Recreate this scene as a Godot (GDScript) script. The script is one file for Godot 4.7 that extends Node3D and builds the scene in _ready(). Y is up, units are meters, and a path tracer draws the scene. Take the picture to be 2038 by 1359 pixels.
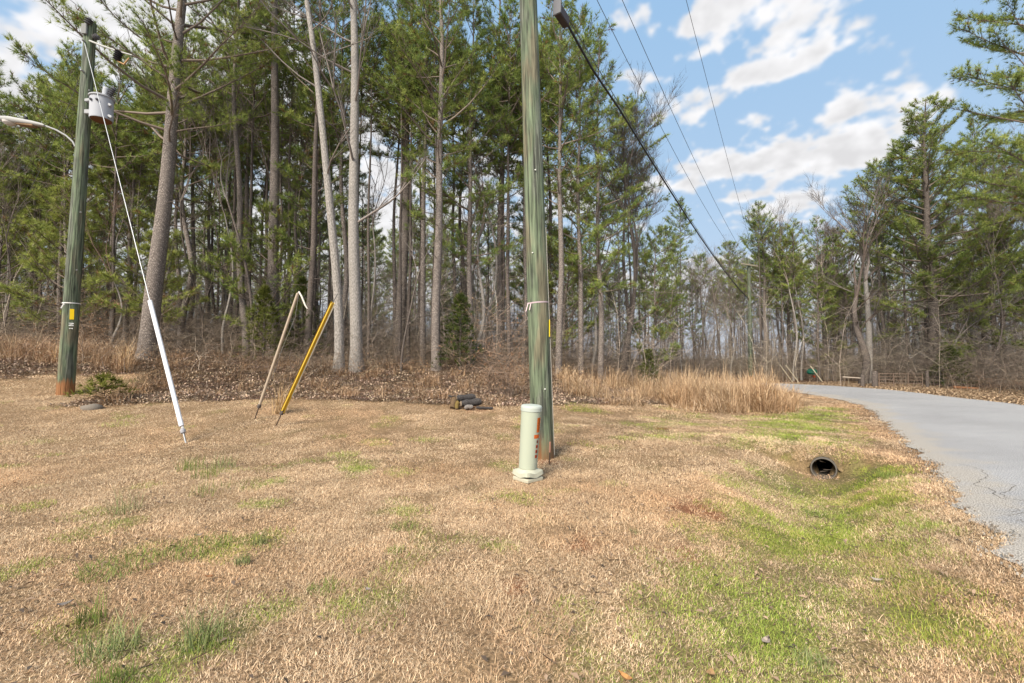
extends Node3D

# ---------------------------------------------------------------- mesh builder
class Geo:
	var v := PackedVector3Array()
	var n := PackedVector3Array()
	var uv := PackedVector2Array()
	var c := PackedColorArray()
	var ix := PackedInt32Array()

	func tri(a: Vector3, b: Vector3, d: Vector3, col: Color, col_tip = null) -> void:
		var k := v.size()
		var nn := (d - a).cross(b - a).normalized()
		v.append(a); v.append(b); v.append(d)
		n.append(nn); n.append(nn); n.append(nn)
		uv.append(Vector2(0, 0)); uv.append(Vector2(1, 0)); uv.append(Vector2(0.5, 1))
		c.append(col); c.append(col); c.append(col if col_tip == null else col_tip)
		ix.append(k); ix.append(k + 1); ix.append(k + 2)

	func quad(a: Vector3, b: Vector3, d: Vector3, e: Vector3, col: Color) -> void:
		var k := v.size()
		var nn := (d - a).cross(b - a).normalized()
		for p: Vector3 in [a, b, d, e]:
			v.append(p); n.append(nn); c.append(col)
		uv.append(Vector2(0, 0)); uv.append(Vector2(0, 1)); uv.append(Vector2(1, 1)); uv.append(Vector2(1, 0))
		for i: int in [k, k + 1, k + 2, k, k + 2, k + 3]:
			ix.append(i)

	# a thin tapering twig: a three-sided spike
	func twig(a: Vector3, b: Vector3, r: float, col: Color) -> void:
		var d := b - a
		var u := d.cross(Vector3(0.31, 0.77, 0.55)).normalized() * r
		var w := d.normalized().cross(u)
		var p0 := a + u
		var p1 := a - u * 0.5 + w * 0.87
		var p2 := a - u * 0.5 - w * 0.87
		var k := v.size()
		for p: Vector3 in [p0, p1, p2, b]:
			v.append(p); c.append(col); uv.append(Vector2(p.x, p.y))
		n.append(u.normalized()); n.append((p1 - a).normalized()); n.append((p2 - a).normalized()); n.append(u.normalized())
		for i: int in [k, k + 3, k + 1, k + 1, k + 3, k + 2, k + 2, k + 3, k]:
			ix.append(i)

	# smooth tube along a path; uv: x once round times turns, y metres along times vscale
	func tube(pts: Array, rads: Array, sides: int, col: Color, turns := 1.0, vscale := 1.0, cap := false) -> void:
		var m := pts.size()
		var base := v.size()
		var d: Vector3 = (pts[1] - pts[0]).normalized()
		var u := d.cross(Vector3(0, 0, 1) if absf(d.z) < 0.8 else Vector3(1, 0, 0)).normalized()
		var along := 0.0
		for i in m:
			var p: Vector3 = pts[i]
			var dd: Vector3 = (pts[mini(i + 1, m - 1)] - pts[maxi(i - 1, 0)]).normalized()
			u = (u - dd * u.dot(dd)).normalized()
			var w := dd.cross(u)
			if i > 0:
				along += p.distance_to(pts[i - 1])
			var r: float = rads[i]
			for k in sides + 1:
				var a := TAU * k / sides
				var o := u * cos(a) + w * sin(a)
				v.append(p + o * r); n.append(o); c.append(col)
				uv.append(Vector2(turns * k / sides, along * vscale))
		for i in m - 1:
			for k in sides:
				var q := base + i * (sides + 1) + k
				var t := q + sides + 1
				ix.append(q); ix.append(t); ix.append(t + 1)
				ix.append(q); ix.append(t + 1); ix.append(q + 1)
		if cap:
			for e: int in [0, m - 1]:
				var nn: Vector3 = (pts[e] - pts[1 if e == 0 else m - 2]).normalized()
				var k0 := v.size()
				v.append(pts[e]); n.append(nn); c.append(col); uv.append(Vector2(0.5, 0.5))
				for k in sides + 1:
					v.append(v[base + e * (sides + 1) + k]); n.append(nn); c.append(col); uv.append(Vector2(0.5 + 0.5 * cos(TAU * k / sides), 0.5 + 0.5 * sin(TAU * k / sides)))
				for k in sides:
					if e == 0:
						ix.append(k0); ix.append(k0 + 1 + k); ix.append(k0 + 2 + k)
					else:
						ix.append(k0); ix.append(k0 + 2 + k); ix.append(k0 + 1 + k)

	# chamfered box
	func box(at: Vector3, size: Vector3, col: Color, ch := 0.004, b := Basis.IDENTITY) -> void:
		var h := size * 0.5
		var s := Vector3(h.x - ch, h.y - ch, h.z - ch)
		var ring: Array = []
		for lvl: Array in [[-h.y, true], [-s.y, false], [s.y, false], [h.y, true]]:
			var hx: float = s.x if lvl[1] else h.x
			var hz: float = s.z if lvl[1] else h.z
			var cx: float = minf(ch, hx)
			var row: Array = []
			for p: Array in [[hx, -hz + cx], [hx, hz - cx], [hx - cx, hz], [-hx + cx, hz], [-hx, hz - cx], [-hx, -hz + cx], [-hx + cx, -hz], [hx - cx, -hz]]:
				row.append(at + b * Vector3(p[0], lvl[0], p[1]))
			ring.append(row)
		for i in 3:
			for k in 8:
				var k2 := (k + 1) % 8
				quad(ring[i][k2], ring[i + 1][k2], ring[i + 1][k], ring[i][k], col)
		for k in range(1, 7):
			tri(ring[3][0], ring[3][k], ring[3][k + 1], col)
			tri(ring[0][0], ring[0][k + 1], ring[0][k], col)

	# profile of (radius, height) turned round an axis through "at"
	func lathe(at: Vector3, prof: Array, sides: int, col: Color, b := Basis.IDENTITY) -> void:
		for i in prof.size() - 1:
			var p: Vector2 = prof[i]
			var q: Vector2 = prof[i + 1]
			if p.is_equal_approx(q):
				continue
			var nv := Vector2(q.y - p.y, p.x - q.x).normalized()
			var base := v.size()
			for k in sides + 1:
				var a := TAU * k / sides
				var o := Vector3(cos(a), 0, -sin(a))
				for e: Vector2 in [p, q]:
					v.append(at + b * (o * e.x + Vector3(0, e.y, 0)))
					n.append(b * (o * nv.x + Vector3(0, nv.y, 0)).normalized())
					c.append(col); uv.append(Vector2(float(k) / sides, e.y))
			for k in sides:
				var j := base + k * 2
				for i2: int in [j, j + 1, j + 3, j, j + 3, j + 2]:
					ix.append(i2)

	func mesh(m: Material) -> ArrayMesh:
		var a := []
		a.resize(Mesh.ARRAY_MAX)
		a[Mesh.ARRAY_VERTEX] = v
		a[Mesh.ARRAY_NORMAL] = n
		a[Mesh.ARRAY_TEX_UV] = uv
		a[Mesh.ARRAY_COLOR] = c
		a[Mesh.ARRAY_INDEX] = ix
		var o := ArrayMesh.new()
		o.add_surface_from_arrays(Mesh.PRIMITIVE_TRIANGLES, a)
		o.surface_set_material(0, m)
		return o

# ---------------------------------------------------------------- helpers
var rng := RandomNumberGenerator.new()
var used := {}
var M := {}
var noise_a := FastNoiseLite.new()
var noise_b := FastNoiseLite.new()
var noise_c := FastNoiseLite.new()

func rf(a: float, b: float) -> float:
	return rng.randf_range(a, b)

func numbered(called: String) -> String:
	used[called] = used.get(called, -1) + 1
	return called if used[called] == 0 else "%s_%03d" % [called, used[called]]

func tag(o: Node, label: String, category: String, group := "", kind := "") -> void:
	if label: o.set_meta("label", label)
	if category: o.set_meta("category", category)
	if group: o.set_meta("group", group)
	if kind: o.set_meta("kind", kind)

func thing(called: String, at: Vector3, label: String, category: String, group := "") -> Node3D:
	var o := Node3D.new()
	o.name = numbered(called)
	add_child(o)
	o.position = at
	tag(o, label, category, group)
	return o

func part(called: String, mesh: Mesh, parent: Node, label := "") -> MeshInstance3D:
	var o := MeshInstance3D.new()
	o.name = called
	o.mesh = mesh
	o.cast_shadow = GeometryInstance3D.SHADOW_CASTING_SETTING_ON
	parent.add_child(o, true)
	if label: o.set_meta("label", label)
	return o

func stuff(called: String, mesh: Mesh, xf: Array, cols: Array, label: String, category: String) -> void:
	var mm := MultiMesh.new()
	mm.transform_format = MultiMesh.TRANSFORM_3D
	mm.use_colors = true
	mm.mesh = mesh
	mm.instance_count = xf.size()
	for i in xf.size():
		mm.set_instance_transform(i, xf[i])
		mm.set_instance_color(i, cols[i])
	var o := MultiMeshInstance3D.new()
	o.name = numbered(called)
	o.multimesh = mm
	add_child(o)
	tag(o, label, category, "", "stuff")

func lin(r: float, g: float, b: float) -> Color:
	return Color(r, g, b).linear_to_srgb()

func smooth(a: float, b: float, x: float) -> float:
	var t := clampf((x - a) / (b - a), 0, 1)
	return t * t * (3 - 2 * t)

func shade(c: Color, k: float) -> Color:
	return Color(c.r * k, c.g * k, c.b * k)

# ---------------------------------------------------------------- the lie of the land
const SLOPE := [[0.0, 0.0], [5.0, 0.03], [8.0, 0.07], [9.25, 0.1], [11.0, 0.29], [14.2, 0.62], [15.7, 0.97], [18.0, 1.45], [22.0, 1.65], [30.0, 1.75], [60.0, 2.0]]
const ROAD_NEAR := [Vector2(-9, 15), Vector2(-3.2, 6.5), Vector2(0.1, 1.8), Vector2(2.0, -0.8), Vector2(3.83, -3.4), Vector2(5.05, -5.14), Vector2(6.4, -7.0), Vector2(8.3, -9.9), Vector2(10.0, -12.45), Vector2(11.2, -14.6), Vector2(12.05, -17.0), Vector2(12.35, -19.1), Vector2(12.2, -21.3), Vector2(11.0, -23.3), Vector2(7.5, -25.8), Vector2(0, -28.8), Vector2(-11, -32)]
const ROAD_FAR := [Vector2(-3.5, 18), Vector2(1.2, 10.5), Vector2(5.0, 4.6), Vector2(7.4, 1.0), Vector2(9.4, -2.0), Vector2(10.8, -4.2), Vector2(12.2, -6.5), Vector2(14.0, -9.6), Vector2(15.3, -12.2), Vector2(16.2, -14.6), Vector2(16.7, -17.2), Vector2(17.3, -19.8), Vector2(17.4, -21.9), Vector2(16.6, -24.5), Vector2(13.9, -27.2), Vector2(3, -32.5), Vector2(-10, -37)]
const DITCH_A := Vector2(-1.6, 2.0)
const DITCH_B := Vector2(4.96, -7.3)

func road_distance(p: Vector2, edge: Array) -> float:   # metres to that edge of the road; negative on the asphalt side of it
	var best := 1e9
	var sgn := 1.0
	for i in edge.size() - 1:
		var a: Vector2 = edge[i]
		var b: Vector2 = edge[i + 1]
		var ab := b - a
		var t := clampf((p - a).dot(ab) / ab.length_squared(), 0, 1)
		var d := p.distance_to(a + ab * t)
		if d < best:
			best = d
			sgn = -1.0 if ab.cross(p - a) > 0 else 1.0
	return best * sgn

func off_road(x: float, z: float) -> float:   # > 0: metres outside the asphalt
	var p := Vector2(x, z)
	return maxf(road_distance(p, ROAD_NEAR), -road_distance(p, ROAD_FAR))

func ditch_distance(x: float, z: float) -> Vector2:  # (metres across, 0..1 along)
	var ab := DITCH_B - DITCH_A
	var p := Vector2(x, z) - DITCH_A
	return Vector2(absf(p.cross(ab.normalized())), p.dot(ab) / ab.length_squared())

func plain(x: float, z: float) -> float:
	var s := -z - 0.3 * x
	var y := 0.0
	if s > 0:
		for i in SLOPE.size() - 1:
			if s <= SLOPE[i + 1][0] or i == SLOPE.size() - 2:
				y = lerpf(SLOPE[i][1], SLOPE[i + 1][1], clampf((s - SLOPE[i][0]) / (SLOPE[i + 1][0] - SLOPE[i][0]), 0, 1))
				break
	var cap := 1.15 + 0.6 * (1 - smooth(-12, -4, x))
	if y > cap - 0.2:
		y = cap - 0.2 + 0.2 * (1 - exp(-(y - cap + 0.2) / 0.2))
	return y * (1 - smooth(-1, 7, x))

func height(x: float, z: float, trench := false) -> float:
	var y := plain(x, z)
	y += 0.02 * noise_a.get_noise_2d(x * 6, z * 6) + 0.06 * noise_a.get_noise_2d(x * 1.3 + 40, z * 1.3) * smooth(2, 8, absf(x) - z * 0.4)
	var d := ditch_distance(x, z)
	if d.x < 3.0 and d.y > -0.6 and d.y < 1.0:
		var deep := 0.13 + 0.28 * smooth(0.5, 0.97, d.y)
		y -= deep * exp(-pow(d.x / 0.85, 2.0)) * (1 - smooth(0.985, 1.0, d.y)) * smooth(-0.6, 0.0, d.y)
	if trench and d.y > 0.985 and d.y < 1.13 and d.x < 0.21:
		y = lerpf(-0.42, y, smooth(0.12, 0.18, d.x))
	if x > -14 and z > -45 and x < 30:
		var o := off_road(x, z)
		if o < 1.2:
			y = lerpf(-0.03, y, smooth(0.02, 1.2, o))
	return y

# ---------------------------------------------------------------- materials
func grain_image(w: int, h: int, noise: FastNoiseLite, lo: float, hi: float, power := 1.0) -> Image:
	var im := noise.get_seamless_image(w, h)
	im.convert(Image.FORMAT_RGB8)
	for y in h:
		for x in w:
			var k := lerpf(lo, hi, pow(im.get_pixel(x, y).r, power))
			im.set_pixel(x, y, Color(k, k, k))
	return im

func fnoise(sd: int, freq: float, type := FastNoiseLite.TYPE_SIMPLEX_SMOOTH, oct := 4) -> FastNoiseLite:
	var f := FastNoiseLite.new()
	f.seed = sd
	f.frequency = freq
	f.noise_type = type
	f.fractal_octaves = oct
	return f

func mat(col: Color, rough := 0.85, metal := 0.0) -> StandardMaterial3D:
	var m := StandardMaterial3D.new()
	m.albedo_color = col
	m.roughness = rough
	m.metallic = metal
	m.cull_mode = BaseMaterial3D.CULL_DISABLED
	return m

func vmat(rough := 0.85, back := 0.0) -> StandardMaterial3D:
	var m := mat(Color.WHITE, rough)
	m.vertex_color_use_as_albedo = true
	m.metallic_specular = 0.25
	if back > 0:
		m.backlight_enabled = true
		m.backlight = Color(back, back, back)
	return m

func bark(base: Color, sd: int, freq: float, cell: bool, lo: float, strength: float) -> StandardMaterial3D:
	var f := fnoise(sd, freq, FastNoiseLite.TYPE_CELLULAR if cell else FastNoiseLite.TYPE_SIMPLEX_SMOOTH, 3)
	if cell:
		f.cellular_return_type = FastNoiseLite.RETURN_DISTANCE2_SUB
	var im := grain_image(256, 256, f, lo, 1.0, 0.7)
	var m := vmat(0.95)
	m.albedo_color = base
	m.albedo_texture = ImageTexture.create_from_image(im)
	var b: Image = im.duplicate()
	b.bump_map_to_normal_map(strength)
	m.normal_enabled = true
	m.normal_texture = ImageTexture.create_from_image(b)
	m.normal_scale = 0.8
	return m

func speckle(m: StandardMaterial3D, sd: int, freq: float, lo: float, scale: float, bump := 0.0) -> void:
	var im := grain_image(512, 512, fnoise(sd, freq, FastNoiseLite.TYPE_SIMPLEX_SMOOTH, 5), lo, 1.0)
	m.albedo_texture = ImageTexture.create_from_image(im)
	m.uv1_triplanar = true
	m.uv1_world_triplanar = true
	m.uv1_scale = Vector3.ONE * scale
	if bump > 0:
		var b: Image = im.duplicate()
		b.bump_map_to_normal_map(bump)
		m.normal_enabled = true
		m.normal_texture = ImageTexture.create_from_image(b)

# weathered, copper-green utility pole: streaks along the grain, drying cracks, red clay soaked into the foot
func pole_material(sd: int, clay: float, dark: float) -> StandardMaterial3D:
	var w := 128
	var h := 1024
	var im := Image.create(w, h, false, Image.FORMAT_RGB8)
	var bm := Image.create(w, h, false, Image.FORMAT_RGB8)
	var f1 := fnoise(sd, 0.02, FastNoiseLite.TYPE_SIMPLEX_SMOOTH, 4)
	var f2 := fnoise(sd + 5, 0.1, FastNoiseLite.TYPE_SIMPLEX_SMOOTH, 3)
	for y in h:
		for x in w:
			var a := TAU * x / w
			var cx := cos(a) * 20.0
			var cz := sin(a) * 20.0
			var streak := f2.get_noise_3d(cx * 1.6, y * 0.12, cz * 1.6)
			var patch := f1.get_noise_3d(cx * 1.2, y * 0.35, cz * 1.2)
			var crack := smooth(0.26, 0.36, f2.get_noise_3d(cx * 2.2 + 90, y * 0.018, cz * 2.2))
			var up := float(y) / h
			var col := Color(0.072, 0.098, 0.056).lerp(Color(0.155, 0.19, 0.122), clampf(0.5 + patch * 0.9, 0, 1))
			col = col.lerp(Color(0.15, 0.125, 0.08), clampf(patch * 2.2 - 0.2, 0, 0.8))
			col = col.lerp(Color(0.15, 0.15, 0.13), clampf(-patch * 2.0 - 0.1, 0, 0.6))
			col = shade(col, clampf(0.92 + streak * 0.85 + 0.45 * f2.get_noise_3d(cx * 5.0, y * 0.3 + 40.0, cz * 5.0), 0.25, 1.8))
			col = shade(col, 1.0 - crack * 0.6)
			if dark > 0 and patch + 0.6 * streak < -0.12 - up * 0.5:
				col = shade(col, 1.0 - dark)
			var foot := up * 11.0 + 0.14 * streak + 0.12 * patch
			if foot < clay:
				col = col.lerp(Color(0.26, 0.105, 0.035), clampf((clay - foot) * (6.0 if clay > 0.8 else 1.6), 0, 0.85))
			im.set_pixel(x, y, col.linear_to_srgb())
			var k := clampf(0.6 + streak * 0.5 - crack * 0.5, 0, 1)
			bm.set_pixel(x, y, Color(k, k, k))
	bm.bump_map_to_normal_map(3.0)
	var m := mat(Color.WHITE, 0.9)
	m.albedo_texture = ImageTexture.create_from_image(im)
	m.normal_enabled = true
	m.normal_texture = ImageTexture.create_from_image(bm)
	m.normal_scale = 0.7
	m.texture_repeat = true
	return m

func make_materials() -> void:
	M.pine_bark = bark(lin(0.50, 0.43, 0.385), 11, 0.055, true, 0.35, 9.0)
	M.pale_bark = bark(lin(0.40, 0.37, 0.34), 12, 0.05, false, 0.55, 5.0)
	M.dark_bark = bark(lin(0.31, 0.26, 0.23), 13, 0.05, true, 0.4, 8.0)
	M.wood = vmat(0.95)
	M.needle = vmat(0.6, 0.8)
	M.grass = vmat(0.8, 0.3)
	M.dry = vmat(0.9, 0.25)
	M.ground = vmat(1.0)
	speckle(M.ground, 21, 0.06, 0.45, 0.9, 4.0)
	M.galv = mat(lin(0.46, 0.47, 0.48), 0.45, 0.7)
	M.steel = mat(lin(0.30, 0.31, 0.32), 0.5, 0.6)
	M.rust = mat(lin(0.10, 0.065, 0.045), 0.8, 0.3)
	M.black = mat(lin(0.012, 0.012, 0.013), 0.55)
	M.wire = mat(lin(0.10, 0.10, 0.11), 0.6, 0.3)

# ---------------------------------------------------------------- plants
func needle_tuft(g: Geo, p: Vector3, d: Vector3, count: int, length: float, width: float, col: Color) -> void:
	var u := d.cross(Vector3(0.3, 0.2, 0.93)).normalized()
	var w := d.cross(u)
	for i in count:
		var a := rng.randf() * TAU
		var open := rf(0.15, 1.45)
		var o := u * cos(a) + w * sin(a)
		var dir := (d * cos(open) + o * sin(open)).normalized()
		var side := dir.cross(o).normalized() * width * rf(0.7, 1.2)
		var l := length * rf(0.7, 1.15)
		var k := rf(0.75, 1.25)
		g.tri(p - side, p + side, p + dir * l, shade(col, k))

func joined(a: Geo, m: Material, b: Geo) -> ArrayMesh:   # bark and limbs of one tree: one mesh, two surfaces
	var o := a.mesh(m)
	o.add_surface_from_arrays(Mesh.PRIMITIVE_TRIANGLES, b.mesh(M.wood).surface_get_arrays(0))
	o.surface_set_material(1, M.wood)
	return o

func pick_needle(warm: float) -> Color:
	var r := rng.randf()
	if r < 0.05:
		return Color(0.19, 0.11, 0.05)
	var c := Color(0.135, 0.215, 0.06).lerp(Color(0.33, 0.36, 0.095), clampf(rng.randf() * 0.8 + warm, 0, 1))
	return shade(c, rf(0.75, 1.2))

# cfg: seed, h, r, lo (where the crown begins, 0..1), spread, nb, lean, wob, tuft density, needle size, warm, droop, dead
func pine(cfg: Dictionary) -> Dictionary:
	rng.seed = cfg.seed
	var H: float = cfg.h
	var R: float = cfg.r
	var lo: float = cfg.lo
	var lean: Vector2 = cfg.get("lean", Vector2.ZERO)
	var wob: float = cfg.get("wob", 0.06)
	var trunk := Geo.new()
	var limbs := Geo.new()
	var crown := Geo.new()
	var pts: Array = []
	var rads: Array = []
	var ph := Vector4(rf(0, TAU), rf(0, TAU), rf(0, TAU), rf(0, TAU))
	var N := 18
	for i in N:
		var t := pow(float(i) / (N - 1), 1.25)
		var amp := wob * minf(1.0, t * 4)
		pts.append(Vector3(lean.x * t + amp * (sin(t * 6 + ph.x) + 0.5 * sin(t * 15 + ph.y)), H * t - 0.25, lean.y * t + amp * (sin(t * 6 + ph.z) + 0.5 * sin(t * 15 + ph.w))))
		rads.append(R * (1.0 - 0.92 * pow(t, 1.15)) + R * 0.55 * exp(-t * H / 0.3))
	trunk.tube(pts, rads, cfg.get("sides", 10), Color(1, 1, 1), maxf(1.0, roundf(R * 12.0)), 0.9)
	var axis := func(t: float) -> Vector3:
		var x := pow(clampf(t, 0, 1), 0.8) * (N - 1)
		var i := mini(int(x), N - 2)
		return (pts[i] as Vector3).lerp(pts[i + 1], x - i)
	var nb: int = cfg.nb
	var az := rf(0, TAU)
	var big: float = cfg.get("needle", 1.0)
	var dens: float = cfg.get("dens", 5.0)
	var warm: float = cfg.get("warm", 0.1)
	var wood := Color(0.18, 0.145, 0.12)
	for i in nb:
		var f := (i + rng.randf()) / nb
		var t := lo + (0.985 - lo) * f
		az += 2.4 + rf(-0.5, 0.5)
		var L: float = cfg.spread * (minf(1.0, 0.5 + f * 2.5) * pow(1.0 - f, 0.62) + 0.07) * rf(0.55, 1.15)
		var el: float = lerpf(0.22, 0.95, f) + rf(-0.35, 0.3) - cfg.get("droop", 0.0)
		var d := Vector3(cos(az) * cos(el), sin(el), sin(az) * cos(el))
		var p: Vector3 = axis.call(t)
		var bp: Array = [p]
		var br: Array = [0.008 + 0.011 * L]
		var seg := 5
		for k in seg:
			d = (d + Vector3(rf(-0.16, 0.16), rf(-0.06, 0.2), rf(-0.16, 0.16))).normalized()
			p += d * L / seg
			bp.append(p)
			br.append(lerpf(br[0], 0.004, float(k + 1) / seg))
		limbs.tube(bp, br, 4, shade(wood, rf(0.8, 1.3)))
		var nl := int(L * dens * 2.0) + 3
		for k in nl:
			var q := 1.0 if k == 0 else 1.0 - 0.66 * pow(rng.randf(), 1.25)
			var x := q * seg
			var j := mini(int(x), seg - 1)
			var a: Vector3 = (bp[j] as Vector3).lerp(bp[j + 1], x - j)
			var along: Vector3 = (bp[j + 1] - bp[j]).normalized()
			var sd := along.cross(Vector3.UP).normalized() * (1.0 if rng.randf() < 0.5 else -1.0)
			var dd := (along * rf(0.3, 1.0) + sd * rf(0.2, 1.0) + Vector3(0, rf(-0.1, 0.6), 0)).normalized()
			var l := rf(0.18, 0.55) * (0.5 + 0.2 * L) * (1.35 - q * 0.6)
			if k == 0:
				l = 0.15
			var e := a + dd * l
			limbs.twig(a, e, 0.007 * big, wood)
			var col := pick_needle(warm)
			needle_tuft(crown, e, dd, cfg.get("count", 15), 0.185 * sqrt(big), 0.0072 * big, col)
			if l > 0.2:
				needle_tuft(crown, a.lerp(e, 0.55), (dd + Vector3(rf(-0.5, 0.5), 0.3, rf(-0.5, 0.5))).normalized(), cfg.get("count", 15) - 3, 0.175 * sqrt(big), 0.0072 * big, col)
	for i in int(cfg.get("dead", 14)):
		var t := rf(0.1, lo + 0.1)
		var a2 := rf(0, TAU)
		var p2: Vector3 = axis.call(t)
		var l2 := rf(0.3, 1.0) * rf(0.4, 1.6)
		var e2 := p2 + Vector3(cos(a2), rf(-0.35, 0.35), sin(a2)) * l2
		limbs.twig(p2, e2, 0.014, Color(0.12, 0.10, 0.09))
		for k in 3:
			var b2 := p2.lerp(e2, rf(0.3, 0.9))
			limbs.twig(b2, b2 + Vector3(rf(-1, 1), rf(-0.4, 0.5), rf(-1, 1)) * 0.35 * l2, 0.006, Color(0.12, 0.10, 0.09))
	return {"trunk": joined(trunk, M[cfg.get("bark", "pine_bark")], limbs), "crown": crown.mesh(M.needle)}

func grow(lg: Geo, tg: Geo, p: Vector3, d: Vector3, l: float, r: float, depth: int, col: Color, spread: float, up: float) -> void:
	var pts: Array = [p]
	var rads: Array = [r]
	var seg := 4 if depth > 1 else 3
	for i in seg:
		d = (d + Vector3(rf(-1, 1), rf(-0.5, 1) * up, rf(-1, 1)) * 0.16).normalized()
		p += d * l / seg
		pts.append(p)
		rads.append(r * (1 - 0.45 * (i + 1) / seg))
	lg.tube(pts, rads, 7 if depth > 2 else 4, col)
	var kids := 2 if depth > 2 else 3
	if depth <= 1:
		for i in 7:
			var q: Vector3 = (pts[rng.randi_range(1, seg)] as Vector3)
			var e := q + (d + Vector3(rf(-1, 1), rf(-0.2, 1.0) * up, rf(-1, 1)) * spread * 1.3).normalized() * l * rf(0.5, 1.1)
			tg.twig(q, e, maxf(r * 0.3, 0.006), shade(col, 0.8))
			for k in 3:
				var m := q.lerp(e, rf(0.25, 0.85))
				tg.twig(m, m + ((e - q).normalized() + Vector3(rf(-1, 1), rf(-0.4, 1), rf(-1, 1)) * 0.9).normalized() * l * rf(0.2, 0.5), 0.005, shade(col, 0.75))
		return
	for i in kids:
		var nd := (d + Vector3(rf(-1, 1), rf(-0.3, 0.9) * up, rf(-1, 1)) * spread).normalized()
		grow(lg, tg, p, nd, l * rf(0.62, 0.86), r * 0.55 * rf(0.85, 1.1), depth - 1, col, spread, up)
	for i in 2:
		var q2: Vector3 = pts[rng.randi_range(1, seg - 1)]
		grow(lg, tg, q2, (d + Vector3(rf(-1, 1), rf(0, 0.7), rf(-1, 1)) * spread * 1.5).normalized(), l * rf(0.4, 0.65), r * 0.32, depth - 2, col, spread, up)

func hardwood(cfg: Dictionary) -> Dictionary:
	rng.seed = cfg.seed
	var trunk := Geo.new()
	var limbs := Geo.new()
	var twigs := Geo.new()
	var H: float = cfg.h
	var R: float = cfg.r
	var lean: Vector2 = cfg.get("lean", Vector2.ZERO)
	var wob: float = cfg.get("wob", 0.15)
	var pts: Array = []
	var rads: Array = []
	var ph := Vector2(rf(0, TAU), rf(0, TAU))
	var fork: float = cfg.get("fork", 0.55)
	var N := 14
	for i in N:
		var t := float(i) / (N - 1)
		var amp := wob * minf(1, t * 3)
		pts.append(Vector3(lean.x * t * t + amp * sin(t * 5 + ph.x), H * fork * t - 0.25, lean.y * t * t + amp * sin(t * 5 + ph.y)))
		rads.append(R * (1 - 0.5 * t) + R * 0.5 * exp(-t * H * fork / 0.3))
	trunk.tube(pts, rads, cfg.get("sides", 10), Color.WHITE, maxf(1.0, roundf(R * 8)), 0.8)
	var col: Color = cfg.get("col", Color(0.24, 0.21, 0.19))
	var spread: float = cfg.get("open", 0.55)
	var depth: int = cfg.get("depth", 4)
	var d0: Vector3 = (pts[N - 1] - pts[N - 3]).normalized()
	for i in int(cfg.get("heads", 2)):
		grow(limbs, twigs, pts[N - 1], (d0 + Vector3(rf(-1, 1), 0.3, rf(-1, 1)) * spread * 0.6).normalized(), H * (1 - fork) * 0.42, rads[N - 1] * 0.8, depth, col, spread, cfg.get("up", 1.0))
	for i in int(cfg.get("sidelimbs", 4)):
		var k := rng.randi_range(int(N * cfg.get("low", 0.45)), N - 2)
		var a := rf(0, TAU)
		grow(limbs, twigs, pts[k], Vector3(cos(a), rf(0.1, 0.8), sin(a)).normalized(), H * 0.1 * rf(0.6, 1.3), rads[k] * 0.3, maxi(1, depth - 2), col, spread, 1.0)
	return {"trunk": joined(trunk, M[cfg.get("bark", "pale_bark")], limbs), "crown": twigs.mesh(M.wood)}

func cedar(sd: int, h: float, w: float, warm: float, n: int) -> Dictionary:
	rng.seed = sd
	var trunk := Geo.new()
	var crown := Geo.new()
	trunk.tube([Vector3(0, -0.1, 0), Vector3(0.02, h * 0.5, 0), Vector3(0, h * 0.97, 0.02)], [0.03 + h * 0.012, 0.02 + h * 0.007, 0.006], 6, Color.WHITE)
	for i in n:
		var f := pow(rng.randf(), 0.8)
		var a := rf(0, TAU)
		var rr := w * (pow(1 - f, 0.75) + 0.04) * sqrt(rf(0.15, 1.0)) * (1.0 + 0.25 * sin(a * 3 + f * 9))
		var p := Vector3(cos(a) * rr, 0.12 + f * (h - 0.12), sin(a) * rr)
		var d := Vector3(cos(a) * 0.8, rf(0.2, 1.1), sin(a) * 0.8).normalized()
		var c := Color(0.045, 0.07, 0.022).lerp(Color(0.16, 0.17, 0.035), clampf(rng.randf() * 0.5 + warm, 0, 1))
		needle_tuft(crown, p, d, 9, 0.16, 0.011, shade(c, rf(0.7, 1.2)))
		if i % 3 == 0:
			crown.twig(Vector3(0, p.y - 0.1, 0), p, 0.008, Color(0.12, 0.09, 0.06))
	return {"trunk": trunk.mesh(M.dark_bark), "crown": crown.mesh(M.needle)}

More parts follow.
